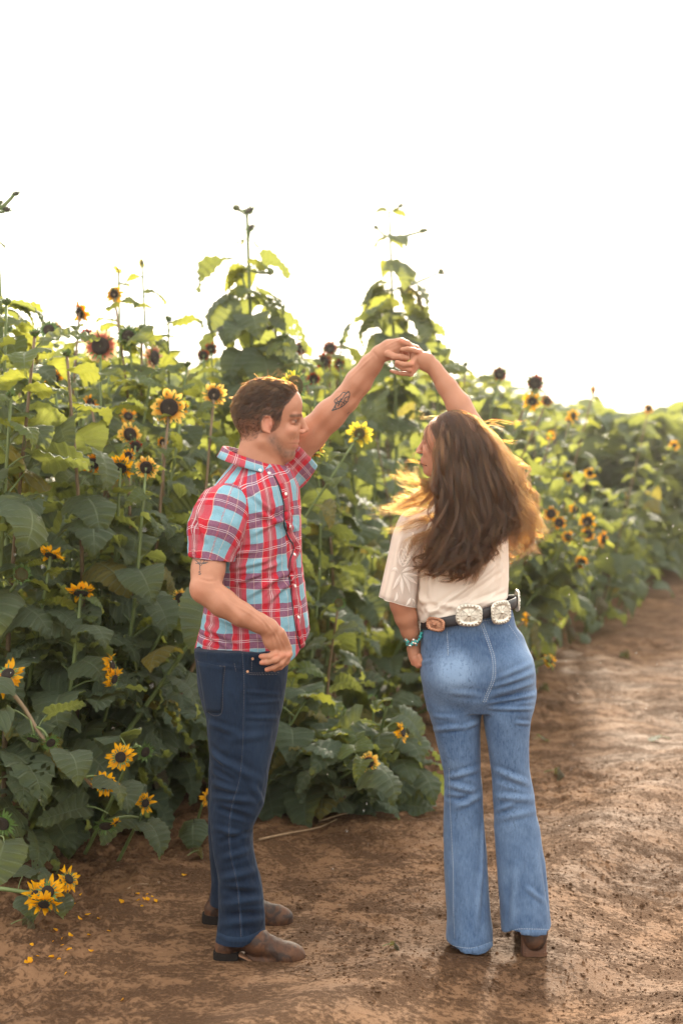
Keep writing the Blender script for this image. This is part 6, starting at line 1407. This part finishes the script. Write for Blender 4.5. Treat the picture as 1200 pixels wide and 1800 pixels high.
M_SILVER = silver_mat('tarnished_silver', (.66, .62, .54), (.07, .06, .05)); M_COPPER = silver_mat('copper_plate', (.52, .27, .17), (.07, .045, .035))
wc = Q(823, 1080, 4.45); wc[2] = W(0, 1083, 4.34)[2]; a = np.linspace(0, 2*math.pi, 120, endpoint=False)
def belt_pt(a, dr, dz): return np.stack([wc[0]+np.cos(a)*(.149+dr), wc[1]+np.sin(a)*(.1225+dr), wc[2]+np.cos(a)*.036+dz+0*a], 1)
V, F = shell([belt_pt(a, -.001, .016), belt_pt(a, .001, .008), belt_pt(a, .001, -.008), belt_pt(a, -.001, -.016)], .003, True)
belt = part('belt', mesh_np('belt', V, F, [M_BELT], True), woman)
def concho(c, nrm, up, sx, sy, m, root):
    nrm = nrm/np.linalg.norm(nrm); up = up-nrm*np.dot(up, nrm); up /= np.linalg.norm(up); rt = np.cross(up, nrm); g = Geo(); k = 48; a = np.arange(k)*2*math.pi/k
    sq = 1/(np.abs(np.cos(a))**3.2+np.abs(np.sin(a))**3.2)**(1/3.2); scal = 1+.035*np.abs(np.sin(a*9)); prof = [(0, .007), (.2, .0068), (.5, .0058), (.72, .0045), (.76, .0062), (.80, .0048), (.97, .0040), (1.0, .0022), (.98, 0)]
    V = []; U = []
    for r, z in prof:
        R = r*sq*(scal if r > .7 else 1); V.append(c+rt*(np.cos(a)*R*sx)[:, None]+up*(np.sin(a)*R*sy)[:, None]+nrm*z); U.append(np.stack([a/(2*math.pi)*1.0, np.full(k, r)], 1))
    F = [(i*k+j, i*k+(j+1) % k, (i+1)*k+(j+1) % k, (i+1)*k+j) for i in range(len(prof)-1) for j in range(k)]
    g.add(np.concatenate(V), F, np.concatenate(U))
    for j in range(22):
        t_ = j*2*math.pi/22; s_ = .88/(abs(math.cos(t_))**3.2+abs(math.sin(t_))**3.2)**(1/3.2); q = c+rt*math.cos(t_)*s_*sx+up*math.sin(t_)*s_*sy+nrm*.005; bead(g, q, .0034, nrm)
    bead(g, c+nrm*.0085, .0058, nrm)
    part('medallion', g.build('medallion', [m]), root)
def bead(g, c, r, up=None, m=0, k=8):
    ph = np.linspace(0, math.pi, 6); V = []; U = []
    for p in ph:
        for j in range(k): V.append((c[0]+r*math.sin(p)*math.cos(j*2*math.pi/k), c[1]+r*math.sin(p)*math.sin(j*2*math.pi/k), c[2]+r*math.cos(p))); U.append((.13, .9))
    g.add(V, [(i*k+j, (i+1)*k+j, (i+1)*k+(j+1) % k, i*k+(j+1) % k) for i in range(5) for j in range(k)], U, m)
for px, py, sx, sy, m_, rot in [(823, 1081, .0400, .0345, M_SILVER, .02), (878, 1076, .0365, .0360, M_SILVER, -.10), (768, 1097, .034, .0215, M_COPPER, .12)]:
    dx = W(px, py, 4.34)[0]-wc[0]; cc = dx/.149; an = -math.acos(max(-1, min(1, cc))); p_ = belt_pt(np.array([an]), .004, 0)[0]
    nr = np.array((math.cos(an)/.149, math.sin(an)/.1225, 0)); zz = W(px, py, p_[1])[2]; p_[2] = zz; p_[1] -= .004
    concho(p_, nr, np.array((math.sin(rot), 0, math.cos(rot))), sx, sy, m_, belt)
for an, dz in ((.05, 0), (-math.pi-.05, 0), (.9, 0), (2.2, 0)):
    p_ = belt_pt(np.array([an]), .001, dz)[0]; concho(p_, np.array((math.cos(an)/.149, math.sin(an)/.1225, 0)), np.array((0, 0, 1.)), .033, .034, M_SILVER, belt)

# --- beaded bracelet
M_TURQ = simple('turquoise_bead', (.03, .30, .29), .3, 0, .6, .5, 80); M_BEADS = simple('silver_bead', (.60, .52, .46), .25, .8); M_BLACKB = simple('dark_bead', (.03, .04, .045), .3)
g = Geo(); r_ = np.random.default_rng(5); bc = Q(727, 1118, 4.438)
for k_ in range(110):
    a_ = k_/110*2*math.pi*3.03; w_ = r_.normal(0, .0045); front = max(0, -math.sin(a_))
    c = bc+np.array((math.cos(a_)*(.027+r_.normal(0, .001)), math.sin(a_)*.031, math.cos(a_)*.020*(1 if math.cos(a_) > 0 else .35)-front*.020+w_))
    bead(g, c, r_.uniform(.0036, .0062), None, int(r_.choice([0, 0, 0, 1, 1, 2])), 7)
part('bracelet', g.build('bracelet', [M_TURQ, M_BEADS, M_BLACKB]), woman)['kind'] = 'stuff'

# --- her boots
M_HEEL = leather_mat('stacked_brown_heel', (.10, .045, .025), (.16, .075, .04), (.07, .035, .025))
def wboot(px, d, zb, root, tilt=0.0):
    c = W(px, 1650, d); x0 = c[0]
    v = Vol((x0-.06, d-.06, -.01), (x0+.06, d+.30, .24), .003)
    v.cone((x0, d+.035, .20), (x0, d+.012, zb+.075), .042, .037, .02); v.cone((x0, d+.02, zb+.065), (x0, d+.15, .045), .034, .033, .03); v.cone((x0, d+.14, .042), (x0-.01, d+.235, .028), .038, .024, .03, flat=(0, 0, 1), f=1.25)
    v.cone((x0, d+.004, zb+.075), (x0, d-.004, zb+.05), .035, .033, .015)
    V, F = v.mesh(); V = relax(V, F, 1); bt = part('boot', mesh_np('boot', V, F, [M_BOOT], True), root)
    g = Geo(); n = 20; a = np.arange(n)*2*math.pi/n; lay = []
    for z, sx, sy, oy in [(zb, .0405, .033, 0), (zb+.012, .0400, .033, 0), (zb+.0125, .0390, .032, 0), (zb+.028, .0385, .032, .002), (zb+.0285, .0392, .0325, .002), (zb+.058, .0385, .034, .006)]:
        sq = 1/(np.abs(np.cos(a))**4+np.abs(np.sin(a))**4)**.25
        lay.append(np.stack([x0+np.cos(a)*sq*sx, d+.018+oy+np.sin(a)*sq*sy, 0*a+z], 1))
    V = np.concatenate(lay); F = [(i*n+j, i*n+(j+1) % n, (i+1)*n+(j+1) % n, (i+1)*n+j) for i in range(len(lay)-1) for j in range(n)]; F += [(n-1-j, n-2-j, j+1, j) for j in range(n//2-1)]; b0 = (len(lay)-1)*n; F += [(b0+j, b0+j+1, b0+n-2-j, b0+n-1-j) for j in range(n//2-1)]
    g.add(V, F); part('heel', g.build('heel', [M_HEEL], False), bt)
wboot(939, 4.372, .003, woman); wboot(826, 4.45, .002, woman)

# --- long wind-blown hair
M_HAIR_W = hair_mat('auburn_brown_hair', 0.74, 0.55, 0.28)
r_ = np.random.default_rng(23); S_ = []; K_ = []
def clump(pts, n, s0, s1, s2, d=None, k=16, wave=.004, wl_=2.2, cw=1.9, camp=.011, lt=.30):
    """strands round a guide given by (px, py, depth); s0, s1, s2: spread at root, middle, tip"""
    G = spline([Q(*p) for p in pts], k); t = np.linspace(0, 1, k); a_ = r_.uniform(0, 6.28, 3); G = G+np.stack([np.sin(t*6.28*cw+a_[0])*camp, np.sin(t*6.28*cw+a_[1])*camp*.7, np.sin(t*6.28*cw*.9+a_[2])*camp*.4], 1)*np.clip(t*2.2-.2, 0, 1)[:, None]; sp = np.interp(t, [0, .5, 1], [s0, s1, s2])
    o = r_.normal(0, 1, (n, 3))*np.array((1, .6, .8)); o /= np.maximum(1, np.linalg.norm(o, axis=1, keepdims=True)/1.6)
    ph = r_.uniform(0, 6.28, (n, 3)); ln = r_.uniform(.82, 1.0, n)
    tt = t[None, :]*ln[:, None]; i = tt*(k-1); i0 = np.minimum(i.astype(int), k-2); f = (i-i0)[..., None]; C = G[i0]*(1-f)+G[i0+1]*f
    S = C+o[:, None, :]*sp[None, :, None]+np.sin(tt[..., None]*6.28*wl_*r_.uniform(.6, 1.3, (n, 1, 1))+ph[:, None, :])*(wave*tt[..., None])+r_.normal(0, .0006, (n, k, 3))
    S_.append(S); K_.append(r_.random(n) < lt+(.25 if r_.random() < .3 else -.1))
mains = [[(790, 733), (781, 752), (778, 800), (780, 855), (780, 905), (768, 955), (746, 1006)], [(793, 732), (784, 765), (782, 825), (782, 890), (784, 950), (758, 1014)], [(799, 731), (786, 775), (788, 850), (798, 920), (794, 970), (772, 1016)],
         [(804, 731), (799, 780), (806, 850), (814, 930), (806, 975), (788, 1012)], [(809, 731), (812, 780), (822, 850), (830, 920), (824, 975), (804, 1014)], [(813, 731), (825, 785), (836, 860), (844, 930), (838, 980), (818, 1022)],
         [(817, 732), (838, 780), (852, 850), (858, 920), (852, 965), (838, 992)], [(821, 732), (849, 782), (866, 850), (874, 910), (868, 950), (858, 980)], [(826, 733), (860, 785), (880, 845), (889, 895), (884, 935), (872, 962)],
         [(829, 735), (860, 782), (882, 835), (896, 880), (896, 925), (884, 952)], [(800, 731), (778, 790), (798, 870), (800, 940), (770, 990), (742, 1004)], [(815, 731), (820, 800), (850, 880), (835, 945), (798, 985), (764, 1010)],
         [(822, 733), (846, 800), (868, 870), (852, 935), (820, 985), (786, 1014)], [(808, 731), (800, 800), (830, 880), (845, 945), (838, 985), (822, 1018)], [(826, 733), (852, 800), (880, 850), (895, 890), (893, 920), (880, 948)]]
for i, g_ in enumerate(mains):
    m_ = len(g_)
    for c_ in range(30):
        dx = r_.normal(0, 7, m_)*np.linspace(.3, 1.9, m_); dy = r_.normal(0, 4, m_)*np.linspace(.0, 1.6, m_); dd = np.interp(np.linspace(0, 1, m_), [0, .2, .45, .7, 1], [4.43, 4.355, 4.325, 4.315, 4.305])+r_.normal(0, .014, m_)
        e_ = r_.uniform(-34, 8)
        clump([(p[0]+dx[j], p[1]+dy[j]+(e_ if j == m_-1 else 0), dd[j]) for j, p in enumerate(g_)], 30, .0052, .0036, .0012, wave=.004)
golds = [[(830, 737), (864, 772), (888, 815), (905, 860), (924, 905), (942, 952)], [(832, 738), (868, 785), (893, 835), (903, 880), (915, 930), (928, 972)], [(830, 736), (862, 770), (888, 830), (896, 885), (910, 925), (936, 975)],
         [(834, 742), (868, 800), (892, 850), (900, 900), (904, 940), (900, 978)], [(834, 740), (866, 780), (890, 820), (910, 868), (930, 905), (948, 940)], [(834, 745), (862, 790), (885, 840), (905, 885), (914, 930), (918, 962)],
         [(834, 748), (862, 800), (888, 850), (912, 880), (938, 905), (948, 940)], [(834, 742), (868, 775), (893, 808), (912, 850), (915, 880), (938, 915)]]
for i, g_ in enumerate(golds):
    m_ = len(g_)
    for c_ in range(7):
        dx = r_.normal(0, 6, m_)*np.linspace(.4, 1.4, m_); dy = r_.normal(0, 6, m_)*np.linspace(0, 1.5, m_); dd = np.interp(np.linspace(0, 1, m_), [0, .3, 1], [4.45, 4.42, 4.47])+r_.normal(0, .02, m_)
        clump([(p[0]+dx[j], p[1]+dy[j], dd[j]) for j, p in enumerate(g_)], 26, .009, .011, .006, wave=.010, wl_=3.0, lt=.75)  # mostly lighter strands: the backlit golden rim is put into the hair colour
lefts = [([(782, 745), (774, 790), (766, 830), (746, 862), (718, 880), (688, 892), (652, 901)], 60), ([(780, 760), (774, 815), (758, 845), (728, 850), (705, 838), (690, 826)], 40), ([(780, 770), (772, 825), (750, 858), (718, 852), (694, 840)], 40),
         ([(772, 780), (764, 850), (745, 880), (705, 890), (664, 899)], 60), ([(778, 800), (768, 865), (742, 893), (705, 902), (672, 900)], 55), ([(780, 810), (768, 870), (735, 884), (705, 880), (682, 884)], 40), ([(780, 790), (770, 838), (750, 846), (722, 838), (700, 830)], 35),
         ([(780, 790), (768, 840), (740, 868), (712, 872), (690, 880)], 40),
         ([(800, 860), (775, 900), (745, 914), (715, 922), (680, 941)], 70), ([(805, 870), (785, 905), (765, 928), (740, 944), (716, 958), (702, 978)], 90), ([(808, 880), (790, 915), (768, 932), (742, 950), (728, 968)], 45), ([(800, 870), (784, 895), (775, 925), (760, 955), (748, 975)], 35),
         ([(777, 755), (776, 800), (770, 835), (770, 870), (777, 900)], 50), ([(779, 750), (773, 770), (768, 800), (768, 835), (772, 860)], 40), ([(782, 742), (774, 756), (768, 780), (766, 815), (768, 850)], 40)]
for g_, n_ in lefts:
    m_ = len(g_)
    for c_ in range(6):
        dx = r_.normal(0, 4, m_)*np.linspace(.3, 1, m_)-np.linspace(0, 1, m_)**2*r_.uniform(-25, 5); dy = r_.normal(0, 4.5, m_)*np.linspace(.2, 1.5, m_); dd = np.interp(np.linspace(0, 1, m_), [0, .3, 1], [4.39, 4.33, 4.27])+r_.normal(0, .006, m_)
        if g_[0][1] < 830: dd = np.interp(np.linspace(0, 1, m_), [0, .3, 1], [4.40, 4.37, 4.36])+r_.normal(0, .01, m_)
        clump([(p[0]+dx[j], p[1]+dy[j], dd[j]) for j, p in enumerate(g_)], max(6, n_//4), .003, .0035, .0045, wave=.006, wl_=1.6, camp=.005, lt=.6)  # extra light strands colour these wisps as if lit from behind
for g_ in [[(800, 731), (770, 735), (745, 733), (730, 728)], [(835, 745), (870, 738), (905, 742), (922, 741)], [(860, 775), (890, 776), (912, 782)], [(905, 820), (915, 816), (926, 820)], [(845, 750), (870, 748), (885, 762)], [(752, 792), (735, 794), (724, 805), (722, 812)], [(752, 820), (730, 812), (706, 812)]]:
    clump([(p[0], p[1], 4.42) for p in g_], 5, .001, .004, .006, wave=.002)
tips = [[(800, 930), (780, 965), (752, 990), (733, 1007)], [(805, 935), (785, 975), (765, 998), (748, 1013)], [(815, 940), (795, 980), (775, 1003), (762, 1016)], [(825, 940), (808, 985), (790, 1005), (772, 1018)], [(835, 940), (822, 985), (800, 1010), (786, 1018)],
        [(845, 930), (838, 975), (822, 1005), (806, 1019)], [(855, 930), (848, 970), (835, 990), (826, 1023)], [(868, 920), (860, 950), (856, 970), (846, 986)], [(880, 900), (876, 935), (866, 960), (862, 982)], [(790, 920), (765, 960), (742, 980), (730, 992)], [(895, 890), (892, 915), (884, 935), (878, 950)], [(850, 900), (842, 945), (818, 985), (800, 1000)]]
for g_ in tips:
    for c_ in range(3): clump([(p[0]+r_.normal(0, 4), p[1]+r_.normal(0, 5), 4.31+r_.normal(0, .006)) for p in g_], 40, .005, .0035, .0012, wave=.002)
for g_ in [[(905, 870), (925, 905), (935, 935), (950, 938)], [(900, 880), (915, 925), (932, 950), (938, 978)], [(900, 890), (905, 930), (915, 955), (908, 985)], [(905, 850), (935, 870), (940, 900), (948, 935)], [(898, 900), (900, 940), (896, 965), (902, 988)], [(890, 800), (915, 820), (920, 850), (935, 872)]]:
    for c_ in range(4): clump([(p[0]+r_.normal(0, 5), p[1]+r_.normal(0, 5), 4.46+r_.normal(0, .015)) for p in g_], 26, .005, .005, .0035, wave=.006)
for c_ in range(170):          # single hairs flying off the mass
    g_ = mains[r_.integers(3, len(mains))] if r_.random() < .45 else golds[r_.integers(len(golds))]; m_ = len(g_); s_ = r_.normal(0, 16, 2)
    clump([(p[0]+s_[0]*j/m_+r_.normal(0, 3), p[1]+s_[1]*j/m_*.6-r_.random()*6, 4.40-.09*min(1, j/2)+r_.normal(0, .01)) for j, p in enumerate(g_)], 2, .003, .006, .008, wave=.008)
ii = r_.choice(np.flatnonzero(w_scalp), 7000); p_ = wV[ii].copy(); q_ = p_-HC; side = np.sign(q_@HL+.012); steps = [p_.copy()]
for k_ in range(15):
    q_ = p_-HC; loc = np.stack([q_@HF, q_@HL, q_[:, 2]-.018], 1); nr = loc/np.array((.088, .073, .083))**2; nr /= np.linalg.norm(nr, axis=1, keepdims=True)
    nw = nr[:, :1]*HF+nr[:, 1:2]*HL+nr[:, 2:]*np.array((0, 0, 1.)); d_ = np.array((.0, -.35, -.9))+side[:, None]*HL*.25-HF*.25+np.array((.15, 0, 0))
    d_ = d_-nw*(d_*nw).sum(1, keepdims=True)*.95; d_ /= np.linalg.norm(d_, axis=1, keepdims=True); rad_ = np.sqrt(((loc/np.array((.088, .073, .083)))**2).sum(1))
    p_ = p_+d_*.0115+nw*np.clip(1.05+.012*k_-rad_, -.1, .1)[:, None]*.04; steps.append(p_.copy())
S_.append(np.stack(steps, 1)+r_.normal(0, .0005, (7000, 16, 3)))
K_.append(r_.random(7000) < .15); S_, K_ = np.concatenate(S_), np.concatenate(K_)
hair_obj('hair', S_[~K_], .00034, .00013, M_HAIR_W, woman)
hair_obj('hair', S_[K_], .00034, .00013, hair_mat('light_brown_hair', .46, .55, .30), woman)
